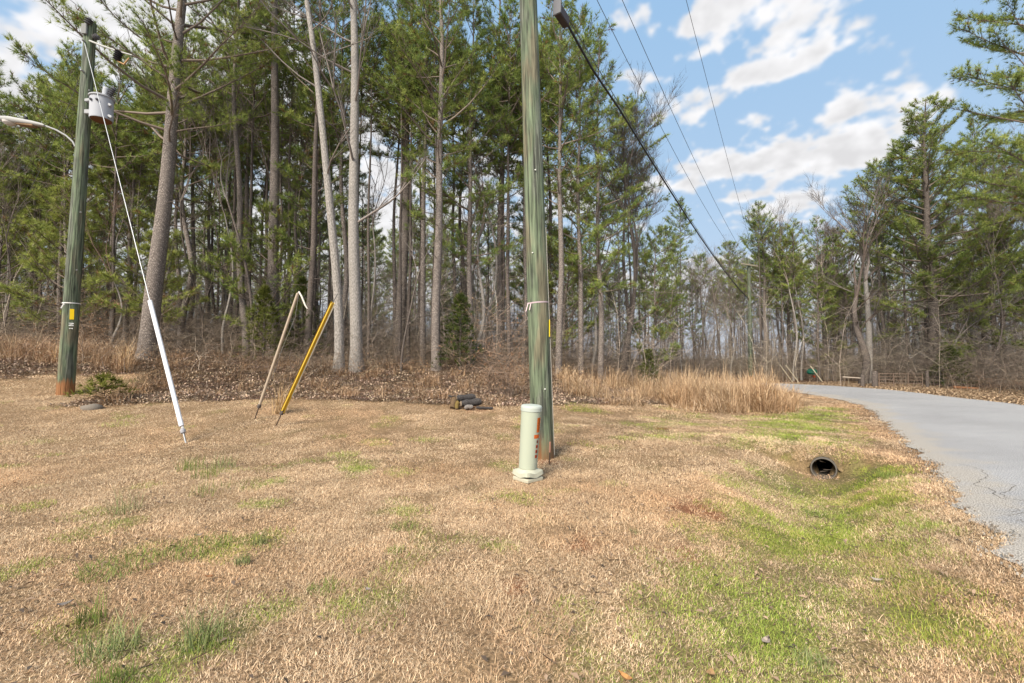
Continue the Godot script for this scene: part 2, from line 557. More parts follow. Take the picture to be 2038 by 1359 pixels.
func brush(sd: int, h: float, w: float, stems: int, col: Color, leaves: int, base := 0.35, tilt := 0.4, sides := 7) -> ArrayMesh:
	rng.seed = sd
	var g := Geo.new()
	for i in stems:
		var a := rf(0, TAU)
		var p := Vector3(rf(-1, 1), -0.02, rf(-1, 1)) * w * base
		p.y = -0.02
		var tl := tilt * rf(0.1, 1.2)
		var d := Vector3(cos(a) * tl, 1, sin(a) * tl).normalized()
		var l := h * rf(0.35, 1.0)
		var cc := shade(col, rf(0.55, 1.4))
		var r := rf(0.004, 0.008) + 0.0012 * l
		var pts: Array = [p]
		for k in 4:
			var q := p + d * l * 0.25
			g.twig(p, q + d * l * 0.1, r * (1 - 0.2 * k), cc)
			p = q
			pts.append(p)
			d = (d + Vector3(rf(-1, 1), rf(-0.5, 0.35), rf(-1, 1)) * 0.42).normalized()
		for k in sides:
			var x := rf(0.6, 3.95)
			var m := (pts[int(x)] as Vector3).lerp(pts[int(x) + 1], x - int(x))
			var bd := Vector3(rf(-1, 1), rf(-0.25, 0.7), rf(-1, 1)).normalized()
			var bl := l * rf(0.12, 0.42)
			var t := m + bd * bl
			var t2 := t + (bd + Vector3(rf(-1, 1), rf(-0.8, 0.8), rf(-1, 1)) * 0.5).normalized() * bl * 0.6
			g.twig(m, t.lerp(t2, 0.3), r * 0.5, cc)
			g.twig(t, t2, r * 0.32, cc)
			for j in 2:
				var u := m.lerp(t, rf(0.3, 1.0))
				g.twig(u, u + Vector3(rf(-1, 1), rf(-0.6, 0.8), rf(-1, 1)).normalized() * bl * rf(0.3, 0.6), r * 0.3, cc)
			for j in leaves:
				var lp := m.lerp(t, rf(0.3, 1.0))
				var s := rf(0.02, 0.05)
				var dv := Vector3(rf(-1, 1), rf(-1, 0.3), rf(-1, 1)).normalized() * s
				var sv := Vector3(rf(-1, 1), rf(-1, 1), rf(-1, 1)).normalized() * s * 0.5
				g.tri(lp - sv, lp + sv, lp + dv, Color(0.26, 0.13, 0.07).lerp(Color(0.35, 0.24, 0.15), rng.randf()))
	return g.mesh(M.wood)

func blades(g: Geo, n: int, rad: float, l0: float, l1: float, wd: float, lie: float, pal: Array) -> void:
	for i in n:
		var a := rf(0, TAU)
		var rr := rad * sqrt(rng.randf())
		var p := Vector3(cos(a) * rr, -0.006, sin(a) * rr)
		var b := rf(0, TAU)
		var tilt := clampf(rf(lie - 0.45, lie + 0.4), 0.02, 1.5)
		var d := Vector3(cos(b) * sin(tilt), cos(tilt), sin(b) * sin(tilt))
		var l := rf(l0, l1)
		var side := Vector3(-sin(b), rf(-0.4, 0.4), cos(b)).normalized() * wd * rf(0.6, 1.3)
		var m := p + d * l * 0.55
		var e := m + (d + Vector3(cos(b), -0.5, sin(b)) * rf(0.1, 0.6)).normalized() * l * 0.5
		var col: Color = pal[rng.randi() % pal.size()]
		col = shade(col, rf(0.75, 1.25))
		g.tri(p - side, p + side, m + side * 0.7, col)
		g.tri(m + side * 0.7, p - side, m - side * 0.4, col)
		g.tri(m - side * 0.5, m + side * 0.7, e, col)

func tree_node(called: String, parts: Dictionary, at: Vector3, label: String, category: String, group := "") -> Node3D:
	var t := thing(called, at, label, category, group)
	for k: String in parts:
		part(k, parts[k], t)
	return t

func on_ground(x: float, z: float, sink := 0.0) -> Vector3:
	return Vector3(x, height(x, z) - sink, z)

# ---------------------------------------------------------------- build
func _ready() -> void:
	noise_a.seed = 3; noise_a.frequency = 0.08; noise_a.fractal_octaves = 3
	noise_b.seed = 9; noise_b.frequency = 0.5; noise_b.fractal_octaves = 4
	noise_c.seed = 17; noise_c.frequency = 0.22; noise_c.fractal_octaves = 4
	setup_view()
	make_materials()
	build_ground()
	build_road()
	build_poles()
	build_guys()
	build_wires()
	build_front_trees()
	build_right_trees()
	build_wood()
	build_small_things()
	build_cover()
	print("done ", Time.get_ticks_msec())

const EXPOSURE := 4.9

func setup_view() -> void:
	var cam := Camera3D.new()
	cam.name = "camera"
	add_child(cam)
	cam.position = Vector3(0, 1.5, 0)
	cam.rotation_degrees = Vector3(2.0, 0, 0)
	cam.fov = 73.8
	cam.far = 900
	cam.near = 0.05
	cam.current = true
	var env := Environment.new()
	env.background_mode = Environment.BG_SKY
	env.tonemap_mode = Environment.TONE_MAPPER_LINEAR
	env.tonemap_exposure = EXPOSURE
	env.sdfgi_enabled = true
	env.ssao_enabled = true
	env.ssil_enabled = true
	var sky := Sky.new()
	var pm := PanoramaSkyMaterial.new()
	pm.panorama = ImageTexture.create_from_image(sky_image())
	sky.sky_material = pm
	env.sky = sky
	var we := WorldEnvironment.new()
	we.name = "world_environment"
	we.environment = env
	add_child(we)
	var sun := DirectionalLight3D.new()
	sun.name = "sun"
	sun.light_energy = 0.5
	sun.light_color = Color(1.0, 0.955, 0.89)
	sun.light_angular_distance = 28.0
	sun.shadow_enabled = true
	add_child(sun)
	sun.look_at_from_position(Vector3(-6, 10, 11), Vector3.ZERO)

# air and broken cumulus: azimuth (right of straight ahead), elevation, half-width, half-height in degrees, weight
const CLOUDS := [[25, 35, 4.5, 2.4, 1.0], [33, 33, 5.5, 3.2, 1.1], [20.5, 27.6, 4.5, 1.5, 1.0], [27.0, 28.8, 4.0, 1.2, 0.9], [32.5, 29.2, 3.5, 1.1, 0.8], [38, 24.3, 3.6, 1.3, 1.05], [33.8, 20.8, 6.5, 2.2, 1.25], [39.5, 19.5, 3.5, 1.2, 0.9], [25.2, 21.6, 3.6, 1.5, 0.95], [20.5, 20.2, 3.0, 1.0, 0.8], [31.5, 16.2, 4.2, 1.5, 1.1], [26.5, 17.6, 2.2, 0.8, 0.8], [15.5, 31.5, 2.6, 1.4, 0.85], [14.5, 36.5, 3.0, 1.2, 0.8], [42, 22.8, 2.6, 0.9, 0.75], [36.5, 26.6, 2.2, 0.7, 0.8], [29, 24.6, 2.0, 0.7, 0.65],
	[-39, 31, 9, 6, 1.2], [-47.5, 20.5, 7, 4, 1.1], [-30, 30, 8, 6, 0.8], [-52, 33, 6, 4, 0.8], [-19, 22, 11, 7, 0.9], [-8, 30, 7, 4, 0.6], [4, 20, 12, 6, 0.8], [-30, 12, 18, 6, 1.1], [0, 8, 34, 4, 0.9], [35, 9, 18, 3, 0.7]]

func sky_image() -> Image:
	var w := 2048
	var h := 1024
	var im := Image.create(w, h, false, Image.FORMAT_RGBF)
	var f := fnoise(5, 1.0, FastNoiseLite.TYPE_SIMPLEX_SMOOTH, 5)
	var f2 := fnoise(6, 1.0, FastNoiseLite.TYPE_SIMPLEX_SMOOTH, 4)
	im.fill(Color(0.25, 0.25, 0.25))
	for y in h / 2 + 2:
		var el := 90.0 - 180.0 * (y + 0.5) / h
		var e := deg_to_rad(el)
		var s := maxf(sin(e), 0.0)
		var base := Color(0.66, 0.79, 0.93).lerp(Color(0.235, 0.475, 0.79), pow(s, 0.55) * 0.85 + 0.15 * s)
		base = base.lerp(Color(0.74, 0.78, 0.88), exp(-s * 12.0))
		for x in w:
			var az := wrapf(360.0 * (x + 0.5) / w, -180.0, 180.0)
			var a := deg_to_rad(az)
			var p := Vector3(sin(a) * cos(e), s, -cos(a) * cos(e)) / (s + 0.22)
			var big := f.get_noise_3d(p.x * 1.7, 0.3, p.z * 1.7)
			var fine := f2.get_noise_3d(p.x * 6.5, 4.0, p.z * 6.5)
			var inside := smooth(64, 52, absf(az)) * smooth(52, 42, el)
			var cov := (big * 1.0 + 0.12) * (1 - inside) + inside * (big * 0.15 - 0.5)
			if inside > 0.0:
				for cl: Array in CLOUDS:
					var dx: float = (az - cl[0]) / cl[2]
					var dy: float = (el - cl[1]) / cl[3]
					var q := dx * dx + dy * dy
					if q < 6.0:
						cov += inside * cl[4] * exp(-q * 0.8) * (1.0 if cl[0] > 10 else 1.0)
			cov += fine * 0.8 + 0.55 * f2.get_noise_3d(p.x * 17.0, 9.0, p.z * 17.0)
			var k := smooth(-0.05, 0.5, cov)
			if k > 0.0:
				var body := clampf(0.93 + 0.2 * f2.get_noise_3d(p.x * 9.0, 14.0, p.z * 9.0) - 0.10 * smooth(0.4, 1.1, cov), 0.76, 1.02)
				im.set_pixel(x, y, shade(base.lerp(Color(body, body * 0.995, body * 1.01), k), 1.0 / EXPOSURE))
			else:
				im.set_pixel(x, y, shade(base, 1.0 / EXPOSURE))
	return im

func litter_amount(x: float, z: float) -> float:   # fallen leaves under the wood's edge and inside it
	var edge := -11.1 + 0.35 * noise_b.get_noise_2d(x, z)
	if x < -6.0:
		edge += 0.42 * (-6.0 - x)
	if x > 0.0:
		edge -= 0.55 * x
	var k := smooth(0.0, 0.7, edge - z)
	if x < -9.6:
		k *= smooth(-12.5, -15.0, z + 0.4 * (x + 9.6))
	return k

func green_amount(x: float, z: float) -> float:
	var d := ditch_distance(x, z)
	var k := 0.0
	if d.y < 1.35 and d.y > -0.8:
		var left := (x - DITCH_A.x) * (DITCH_B.y - DITCH_A.y) - (z - DITCH_A.y) * (DITCH_B.x - DITCH_A.x) > 0
		k = maxf(k, (1 - (smooth(0.2, 1.2, d.x) if left else smooth(1.5, 3.0, d.x))) * (0.55 + 0.9 * noise_c.get_noise_2d(x * 3, z * 3)) * (1 - smooth(0.98, 1.02, d.y)))
	var o := road_distance(Vector2(x, z), ROAD_NEAR)
	if o > 0 and o < 4 and z < -7.5 and z > -14:
		k = maxf(k, smooth(0.5, 1.1, o) * (1 - smooth(1.6, 3.4, o)) * (0.62 + 0.8 * noise_c.get_noise_2d(x * 3, z * 3)))
	var spots := noise_c.get_noise_2d(x * 5 + 50, z * 5)
	k = maxf(k, smooth(0.22, 0.5, spots) * 0.5 * (0.35 + smooth(-3.5, -1.5, z) + smooth(3.5, 0.5, absf(x + 2.4) + absf(z + 4.0) * 0.5)))
	if z < -8 and x > 0 and x < 8:
		k = maxf(k, 0.35 * smooth(0.0, 0.35, noise_c.get_noise_2d(x * 2 + 9, z * 3)))
	return clampf(k, 0, 1)

func clay_amount(x: float, z: float) -> float:
	var k := 0.0
	for s: Array in [[0.55, -3.74, 0.17], [0.0, -3.05, 0.12], [1.91, -4.71, 0.3], [1.3, -3.6, 0.16], [0.4, -6.4, 0.22], [-0.9, -10.9, 0.35], [3.1, -9.3, 0.2]]:
		var d: float = Vector2(x - s[0], (z - s[1])).length() / s[2]
		k = maxf(k, 1 - smooth(0.5, 1.2, d + 1.2 * noise_b.get_noise_2d(x * 9, z * 9)))
	return k

func build_ground() -> void:
	var nx := 230
	var nz := 220
	var xs: Array = []
	var zs: Array = []
	for i in nx + 1:
		var t := (float(i) / nx - 0.5) * 2.0
		xs.append(1.5 + 13.0 * t + 420.0 * signf(t) * pow(absf(t), 9.0))
	for i in nz + 1:
		var t := float(i) / nz
		zs.append(7.0 - 24.0 * t - 620.0 * pow(t, 11.0))
	var g := Geo.new()
	for j in nz + 1:
		for i in nx + 1:
			var x: float = xs[i]
			var z: float = zs[j]
			var y := height(x, z, true)
			g.v.append(Vector3(x, y, z))
			g.uv.append(Vector2(x, z))
			var nb := noise_b.get_noise_2d(x * 3, z * 3)
			var col := Color(0.46, 0.31, 0.175).lerp(Color(0.34, 0.225, 0.13), clampf(0.5 + nb, 0, 1))
			col = col.lerp(Color(0.17, 0.23, 0.045), green_amount(x, z) * 0.85)
			col = col.lerp(Color(0.36, 0.155, 0.08), clay_amount(x, z) * 0.9)
			col = col.lerp(Color(0.29, 0.21, 0.145), litter_amount(x, z))
			if x > -14 and z > -45 and x < 40:
				var o := off_road(x, z)
				col = col.lerp(Color(0.27, 0.165, 0.095), (1 - smooth(0.2, 0.9, o + 0.5 * nb)) * 0.8)
				if road_distance(Vector2(x, z), ROAD_FAR) < 0 and o > 0.8:
					col = col.lerp(Color(0.21, 0.135, 0.09), smooth(0.8, 2.0, o))
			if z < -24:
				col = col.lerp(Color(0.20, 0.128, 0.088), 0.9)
			g.c.append(col)
	for j in nz + 1:
		for i in nx + 1:
			var q := j * (nx + 1)
			var a := g.v[q + maxi(i - 1, 0)]
			var b := g.v[q + mini(i + 1, nx)]
			var c := g.v[maxi(j - 1, 0) * (nx + 1) + i]
			var d := g.v[mini(j + 1, nz) * (nx + 1) + i]
			g.n.append((d - c).cross(b - a).normalized() * (1.0 if (d - c).cross(b - a).y > 0 else -1.0))
	for j in nz:
		for i in nx:
			var q := j * (nx + 1) + i
			var r := q + nx + 1
			for k: int in [q, r, r + 1, q, r + 1, q + 1]:
				g.ix.append(k)
	var o2 := part("ground", g.mesh(M.ground), self)
	tag(o2, "", "", "", "structure")

func spline(pts: Array, t: float) -> Vector2:
	var x := clampf(t, 0, 1) * (pts.size() - 1)
	var i := mini(int(x), pts.size() - 2)
	var p0: Vector2 = pts[maxi(i - 1, 0)]
	var p1: Vector2 = pts[i]
	var p2: Vector2 = pts[i + 1]
	var p3: Vector2 = pts[mini(i + 2, pts.size() - 1)]
	return p1.cubic_interpolate(p2, p0, p3, x - i)

func build_road() -> void:
	var m := vmat(0.93)
	speckle(m, 33, 0.13, 0.42, 0.9, 5.0)
	var g := Geo.new()
	var n := 1100
	var k := 26
	for i in n + 1:
		var t := float(i) / n
		var a := spline(ROAD_NEAR, t)
		var b := spline(ROAD_FAR, t)
		var w := a.distance_to(b)
		var dir := (b - a).normalized()
		a -= dir * (0.10 + 0.2 * noise_b.get_noise_2d(a.x * 1.6, a.y * 1.6) + 0.10 * noise_b.get_noise_2d(a.x * 7, a.y * 7))
		b += dir * (0.1 * noise_b.get_noise_2d(b.x * 3, b.y * 3))
		for j in k + 1:
			var q := float(j) / k
			q = q * q * (3 - 2 * q) * 0.5 + q * 0.5
			var p := a.lerp(b, q)
			var across := minf(q, 1 - q) * w
			var y := 0.012 + 0.055 * (1 - pow(absf(q * 2 - 1), 2.0)) - 0.03 * exp(-across * 18.0)
			g.v.append(Vector3(p.x, y, p.y))
			g.uv.append(p)
			var nn := noise_c.get_noise_2d(p.x * 1.4, p.y * 1.4)
			var col := Color(0.65, 0.645, 0.65) * (1 + 0.16 * nn + 0.08 * noise_b.get_noise_2d(p.x * 5, p.y * 5))
			# worn pale stone along the broken edge, as in the photograph
			var edge := (1 - smooth(0.2, 0.6, across + 0.55 * noise_b.get_noise_2d(p.x * 2.2, p.y * 2.2))) * (1.0 if q < 0.5 else 0.3)
			col = col.lerp(Color(0.74, 0.68, 0.60), edge * 0.9)
			g.c.append(Color(col.r, col.g, col.b, 1))
			g.n.append(Vector3.UP)
	for i in n:
		for j in k:
			var q := i * (k + 1) + j
			var r := q + k + 1
			for e: int in [q, r, r + 1, q, r + 1, q + 1]:
				g.ix.append(e)
	var o := part("road", g.mesh(m), self)
	tag(o, "", "", "", "structure")
	# cracks in the asphalt along the near edge: thin gaps filled with dark grit
	rng.seed = 71
	var cg := Geo.new()
	for c in 5:
		var t0 := 0.20 + 0.024 * c + rf(0.0, 0.02)
		var off := rf(0.08, 0.5)
		var len := rf(0.025, 0.06)
		var prev := Vector3.ZERO
		var steps := 40
		for s in steps:
			var t := t0 + len * s / steps
			var a := spline(ROAD_NEAR, t)
			var b := spline(ROAD_FAR, t)
			var d := (b - a).normalized()
			var w := maxf(0.03, off + 0.3 * noise_b.get_noise_2d(t * 60, c * 13.0) + 0.07 * noise_b.get_noise_2d(t * 420, c * 7.0) + (0.25 * float(s) / steps if c % 3 == 0 else 0.0))
			var p2 := a + d * w
			var q := w / a.distance_to(b)
			var p := Vector3(p2.x, 0.018 + 0.055 * (1 - pow(absf(q * 2 - 1), 2.0)) - 0.03 * exp(-w * 18.0), p2.y)
			if s > 0:
				var sd := (p - prev).cross(Vector3.UP).normalized() * rf(0.0015, 0.004)
				cg.quad(prev - sd, p - sd, p + sd, prev + sd, Color(0.30, 0.275, 0.24))
			prev = p
	var cr := part("crack_filling", cg.mesh(M.ground), o)
	cr.set_meta("kind", "stuff")

# ---------------------------------------------------------------- poles
func pole_shaft(base: Vector3, top: Vector3, r0: float, r1: float, m: Material) -> ArrayMesh:
	var g := Geo.new()
	var pts: Array = []
	var rads: Array = []
	for i in 25:
		var t := i / 24.0
		pts.append((base - (top - base).normalized() * 0.3).lerp(top, t))
		rads.append(lerpf(r0, r1, t))
	var L := (top - base).length() + 0.3
	g.tube(pts, rads, 28, Color.WHITE, 1.0, 1.0 / L, true)
	return g.mesh(m)

func wind(g: Geo, at: Vector3, r: float, h: float, a0: float, a1: float, col: Color, tilt := 0.0) -> void:  # a strip wound round a pole; angle 0 faces the camera
	var n := maxi(4, int(absf(a1 - a0) * 10))
	for i in n:
		var a := lerpf(a0, a1, float(i) / n)
		var b := lerpf(a0, a1, float(i + 1) / n)
		var pa := at + Vector3(sin(a), 0, cos(a)) * r + Vector3(0, tilt * sin(a), 0)
		var pb := at + Vector3(sin(b), 0, cos(b)) * r + Vector3(0, tilt * sin(b), 0)
		g.quad(pa, pa + Vector3(0, h, 0), pb + Vector3(0, h, 0), pb, col)

func insulator(g: Geo, at: Vector3, r: float, sheds: int, b: Basis, col: Color) -> void:
	var prof: Array = [Vector2(0.0, 0.0), Vector2(r * 0.45, 0.0)]
	for i in sheds:
		var y := r * 0.2 + i * r * 0.55
		prof.append(Vector2(r * 0.45, y)); prof.append(Vector2(r, y + r * 0.1)); prof.append(Vector2(r, y + r * 0.2)); prof.append(Vector2(r * 0.45, y + r * 0.42))
	var e := r * 0.3 + sheds * r * 0.55
	prof.append(Vector2(r * 0.4, e)); prof.append(Vector2(0.0, e))
	g.lathe(at, prof, 14, col, b)

const POLE_C := Vector3(0.445, 0.0, -6.62)
const POLE_C_TOP := Vector3(0.16, 9.6, -6.62)
const POLE_L := Vector3(-10.72, 0.55, -10.95)
const POLE_L_TOP := Vector3(-10.40, 9.75, -10.95)
const POLE_F := Vector3(15.72, 0.0, -30.0)

func on_pole(a: Vector3, b: Vector3, y: float) -> Vector3:
	return a.lerp(b, (y - a.y) / (b.y - a.y))

func build_poles() -> void:
	M.pole_c = pole_material(41, 0.78, 0.35)
	M.pole_l = pole_material(47, 0.85, 0.2)
	var vc := vmat(0.7)
	# the near pole
	var t := thing("utility_pole", POLE_C, "thick green-stained wooden utility pole standing behind the pale green pedestal", "utility pole", "wooden utility poles")
	part("shaft", pole_shaft(Vector3.ZERO, POLE_C_TOP - POLE_C, 0.165, 0.118, M.pole_c), t)
	var g := Geo.new()
	var ry := 2.28
	var c := on_pole(POLE_C, POLE_C_TOP, ry) - POLE_C
	wind(g, c, 0.1555, 0.02, -PI, PI, Color(0.42, 0.33, 0.36), 0.012)
	for s: Array in [[-0.15, -0.012, 0.13], [-0.11, 0.0, 0.11]]:
		var a := c + Vector3(s[0], 0.005, 0.105)
		g.quad(a, a + Vector3(0.011, 0.002, 0.004), a + Vector3(s[1] - 0.012, -s[2], 0.02), a + Vector3(s[1] - 0.022, -s[2] + 0.006, 0.02), Color(0.60, 0.48, 0.50))
	part("ribbon", g.mesh(vc), t, "faded pink survey ribbon tied round the pole")
	g = Geo.new()
	var c2 := on_pole(POLE_C, POLE_C_TOP, 1.86) - POLE_C
	g.box(c2 + Vector3(0.152, 0.06, 0.062), Vector3(0.012, 0.25, 0.03), Color(0.75, 0.55, 0.03), 0.002)
	part("marker_strip", g.mesh(vc), t, "yellow marker strip on the side of the pole")
	g = Geo.new()
	var wp: Array = []
	var wr: Array = []
	for i in 9:
		var y := lerpf(0.1, 3.4, i / 8.0)
		wp.append(on_pole(POLE_C, POLE_C_TOP, y) - POLE_C + Vector3(0.168 - 0.005 * y, 0, 0.03))
		wr.append(0.006)
	g.tube(wp, wr, 6, Color(0.42, 0.40, 0.35))
	part("ground_wire", g.mesh(vc), t)
	for s: Array in [[1.05, 0.35], [3.0, -0.4], [4.2, 0.1]]:
		g = Geo.new()
		g.lathe(on_pole(POLE_C, POLE_C_TOP, s[0]) - POLE_C + Vector3(sin(s[1]) * 0.158, 0, cos(s[1]) * 0.158), [Vector2(0, 0.012), Vector2(0.009, 0.01), Vector2(0.012, 0)], 8, Color(0.6, 0.6, 0.58), Basis(Vector3.RIGHT, PI / 2))
		part("nail", g.mesh(vc), t)
	g = Geo.new()
	g.box(Vector3(-0.3, 9.25, 0.16), Vector3(2.4, 0.11, 0.09), Color(0.3, 0.27, 0.2), 0.008, Basis(Vector3.UP, 0.5))
	part("crossarm", g.mesh(vc), t)
	for x: float in [-1.1, 0.0, 1.05]:
		g = Geo.new()
		insulator(g, Basis(Vector3.UP, 0.5) * Vector3(x, 0, 0) + Vector3(-0.3, 9.31, 0.16), 0.06, 2, Basis.IDENTITY, Color(0.25, 0.25, 0.26))
		part("insulator", g.mesh(vc), t)

	# the left pole with its transformer and lamp
	t = thing("utility_pole", POLE_L, "weathered green utility pole at the left carrying a transformer and a street lamp", "utility pole", "wooden utility poles")
	part("shaft", pole_shaft(Vector3.ZERO, POLE_L_TOP - POLE_L, 0.17, 0.115, M.pole_l), t)
	var yaw := atan2(-POLE_L.x, -POLE_L.z) + PI   # towards the lawn in front
	var fd := Vector3(-POLE_L.x, 0, -POLE_L.z).normalized()
	var rt := Vector3(0, 1, 0).cross(fd)
	var at := func(y: float, side: float, off: float) -> Vector3:
		var p := on_pole(POLE_L, POLE_L_TOP, y) - POLE_L
		return p + fd * off + rt * side
	g = Geo.new()
	wind(g, on_pole(POLE_L, POLE_L_TOP, 2.79) - POLE_L, 0.168, 0.022, -PI, PI, Color(0.72, 0.70, 0.68))
	var k1: Vector3 = at.call(2.79, -0.14, 0.09)
	g.quad(k1, k1 + rt * 0.02, k1 + rt * 0.07 + Vector3(0, -0.1, 0) + fd * 0.03, k1 + rt * 0.055 + Vector3(0, -0.1, 0) + fd * 0.03, Color(0.72, 0.70, 0.68))
	g.quad(k1, k1 + rt * 0.02, k1 - rt * 0.03 + Vector3(0, -0.13, 0) + fd * 0.02, k1 - rt * 0.05 + Vector3(0, -0.12, 0) + fd * 0.02, Color(0.72, 0.70, 0.68))
	part("ribbon", g.mesh(vc), t, "white ribbon tied round the pole")
	var face := Basis(rt, Vector3.UP, fd)
	g = Geo.new()
	g.box(at.call(2.53, 0.02, 0.168), Vector3(0.075, 0.25, 0.008), Color(0.80, 0.56, 0.02), 0.002, face)
	part("marker_strip", g.mesh(vc), t, "yellow reflective marker strip")
	for s: Array in [["N", 2.285, 0.12], ["I", 2.19, 0.09]]:
		var tm := TextMesh.new()
		tm.text = s[0]
		var sf := SystemFont.new()
		sf.font_names = PackedStringArray(["Droid Sans"])
		sf.font_weight = 700
		tm.font = sf
		tm.font_size = 32
		tm.pixel_size = s[2] / 32.0
		tm.depth = 0.004
		tm.material = mat(lin(0.75, 0.75, 0.72), 0.6)
		var tn := part("number_plate", tm, t)
		tn.transform = Transform3D(face * Basis(Vector3.BACK, PI / 2), at.call(s[1], 0.02, 0.172))
	# head of the pole: insulators, bolts, bracket arm with an arrester
	var pt := POLE_L_TOP - POLE_L
	g = Geo.new()
	insulator(g, pt + Vector3(0.03, -0.12, 0.12), 0.085, 3, Basis(Vector3.BACK, -0.35), Color(0.10, 0.095, 0.10))
	part("insulator", g.mesh(vc), t)
	g = Geo.new()
	insulator(g, pt + Vector3(0.14, -0.42, 0.06), 0.07, 3, Basis(Vector3.BACK, -1.2), Color(0.12, 0.11, 0.11))
	part("insulator", g.mesh(vc), t)
	g = Geo.new()
	g.box(pt + Vector3(-0.02, -0.25, 0.14), Vector3(0.13, 0.26, 0.05), Color(0.2, 0.205, 0.2), 0.01)
	g.tube([pt + Vector3(-0.3, -0.22, 0.0), pt + Vector3(0.2, -0.4, 0.05)], [0.014, 0.014], 6, Color(0.15, 0.15, 0.15), 1, 1, true)
	part("bracket", g.mesh(vc), t)
	for y: float in [-0.55, -1.3]:
		g = Geo.new()
		g.tube([pt + Vector3(-0.03, y, 0.08), pt + Vector3(-0.02, y, 0.2)], [0.025, 0.02], 8, Color(0.3, 0.3, 0.3), 1, 1, true)
		part("bolt", g.mesh(vc), t)
	g = Geo.new()
	g.tube([pt + Vector3(0.08, -0.52, 0.1), pt + Vector3(0.45, -0.68, 0.14), pt + Vector3(0.78, -0.80, 0.15), pt + Vector3(1.18, -0.92, 0.16)], [0.024, 0.022, 0.02, 0.016], 8, Color(0.42, 0.42, 0.40), 1, 1, true)
	part("bracket_arm", g.mesh(vc), t)
	g = Geo.new()
	insulator(g, pt + Vector3(0.86, -0.80, 0.15), 0.085, 5, Basis(Vector3.BACK, PI - 0.25), Color(0.03, 0.03, 0.035))
	g.tube([pt + Vector3(0.80, -1.05, 0.15), pt + Vector3(0.98, -1.14, 0.15), pt + Vector3(1.1, -0.98, 0.15)], [0.012, 0.02, 0.012], 6, Color(0.45, 0.27, 0.13), 1, 1, true)
	part("cutout_fuse", g.mesh(vc), t)
	for y: float in [8.0, 5.0, 3.6]:
		g = Geo.new()
		var p1: Vector3 = at.call(y, 0.05, 0.15)
		g.tube([p1, p1 + fd * 0.05], [0.02, 0.016], 6, Color(0.25, 0.25, 0.25), 1, 1, true)
		part("bolt", g.mesh(vc), t)

	# transformer can
	var tp := Vector3(-10.02, 7.28, -10.9)
	t = thing("pole_transformer", tp, "grey can-shaped transformer with rusty bottom hung on the left utility pole", "transformer")
	g = Geo.new()
	g.lathe(Vector3.ZERO, [Vector2(0.0, 0.05), Vector2(0.235, 0.05), Vector2(0.245, 0.0), Vector2(0.258, 0.0), Vector2(0.262, 0.02), Vector2(0.262, 0.62), Vector2(0.275, 0.63)], 32, Color(0.36, 0.37, 0.40))
	part("tank", g.mesh(vc), t)
	g = Geo.new()
	g.lathe(Vector3.ZERO, [Vector2(0.0, -0.012), Vector2(0.23, -0.012), Vector2(0.23, 0.052)], 28, Color(0.17, 0.085, 0.045))
	part("bottom_plate", g.mesh(vc), t, "rusty underside of the tank")
	g = Geo.new()
	g.lathe(Vector3.ZERO, [Vector2(0.272, 0.61), Vector2(0.292, 0.615), Vector2(0.292, 0.645), Vector2(0.26, 0.67), Vector2(0.12, 0.71), Vector2(0.0, 0.72)], 32, Color(0.35, 0.36, 0.38))
	part("lid", g.mesh(vc), t)
	g = Geo.new()
	g.lathe(Vector3(0.10, 0.68, 0.0), [Vector2(0.085, 0.0), Vector2(0.085, 0.22), Vector2(0.07, 0.26), Vector2(0.0, 0.27)], 16, Color(0.36, 0.375, 0.40), Basis(Vector3.BACK, -0.12))
	var bu := part("bushing", g.mesh(vc), t)
	g = Geo.new()
	insulator(g, Vector3(0.22, 0.66, 0.02), 0.1, 5, Basis(Vector3.BACK, -0.5), Color(0.10, 0.10, 0.11))
	part("sheds", g.mesh(vc), bu)
	g = Geo.new()
	g.box(Vector3(-0.32, 0.56, 0), Vector3(0.22, 0.09, 0.16), Color(0.33, 0.34, 0.35), 0.012, Basis(Vector3.BACK, 0.15))
	part("mounting_bracket", g.mesh(vc), t)
	g = Geo.new()
	g.box(Vector3(-0.32, 0.22, 0), Vector3(0.22, 0.12, 0.16), Color(0.33, 0.34, 0.35), 0.012)
	part("mounting_bracket", g.mesh(vc), t)
	for s: Array in [[0.27, 0.42], [0.30, 0.08]]:
		g = Geo.new()
		g.box(Vector3(s[0], s[1], 0.05), Vector3(0.13, 0.07, 0.07), Color(0.36, 0.37, 0.39), 0.012, Basis(Vector3.BACK, -0.5))
		part("lug", g.mesh(vc), t)
	for x: float in [-0.06, 0.10]:
		g = Geo.new()
		g.lathe(Vector3(x, 0.46, sqrt(0.262 * 0.262 - x * x)), [Vector2(0.034, -0.01), Vector2(0.034, 0.03), Vector2(0.02, 0.06), Vector2(0.0, 0.065)], 12, Color(0.14, 0.14, 0.15), Basis(Vector3.RIGHT, PI / 2))
		part("terminal", g.mesh(vc), t)

	t.scale = Vector3.ONE * 0.86
	# street lamp
	t = thing("street_lamp", Vector3(-10.55, 6.62, -10.9), "grey cobra-head street lamp on a curved arm reaching left from the pole", "street lamp")
	g = Geo.new()
	var ap: Array = [Vector3(-0.06, 0.0, 0.02), Vector3(-0.12, 0.12, 0.03), Vector3(-0.27, 0.26, 0.05), Vector3(-0.48, 0.38, 0.08), Vector3(-0.72, 0.47, 0.1), Vector3(-1.05, 0.53, 0.12)]
	g.tube(ap, [0.02, 0.02, 0.02, 0.02, 0.02, 0.02], 10, Color(0.34, 0.345, 0.35), 1, 1, true)
	part("arm", g.mesh(vc), t)
	g = Geo.new()
	var hp: Array = []
	var hr: Array = []
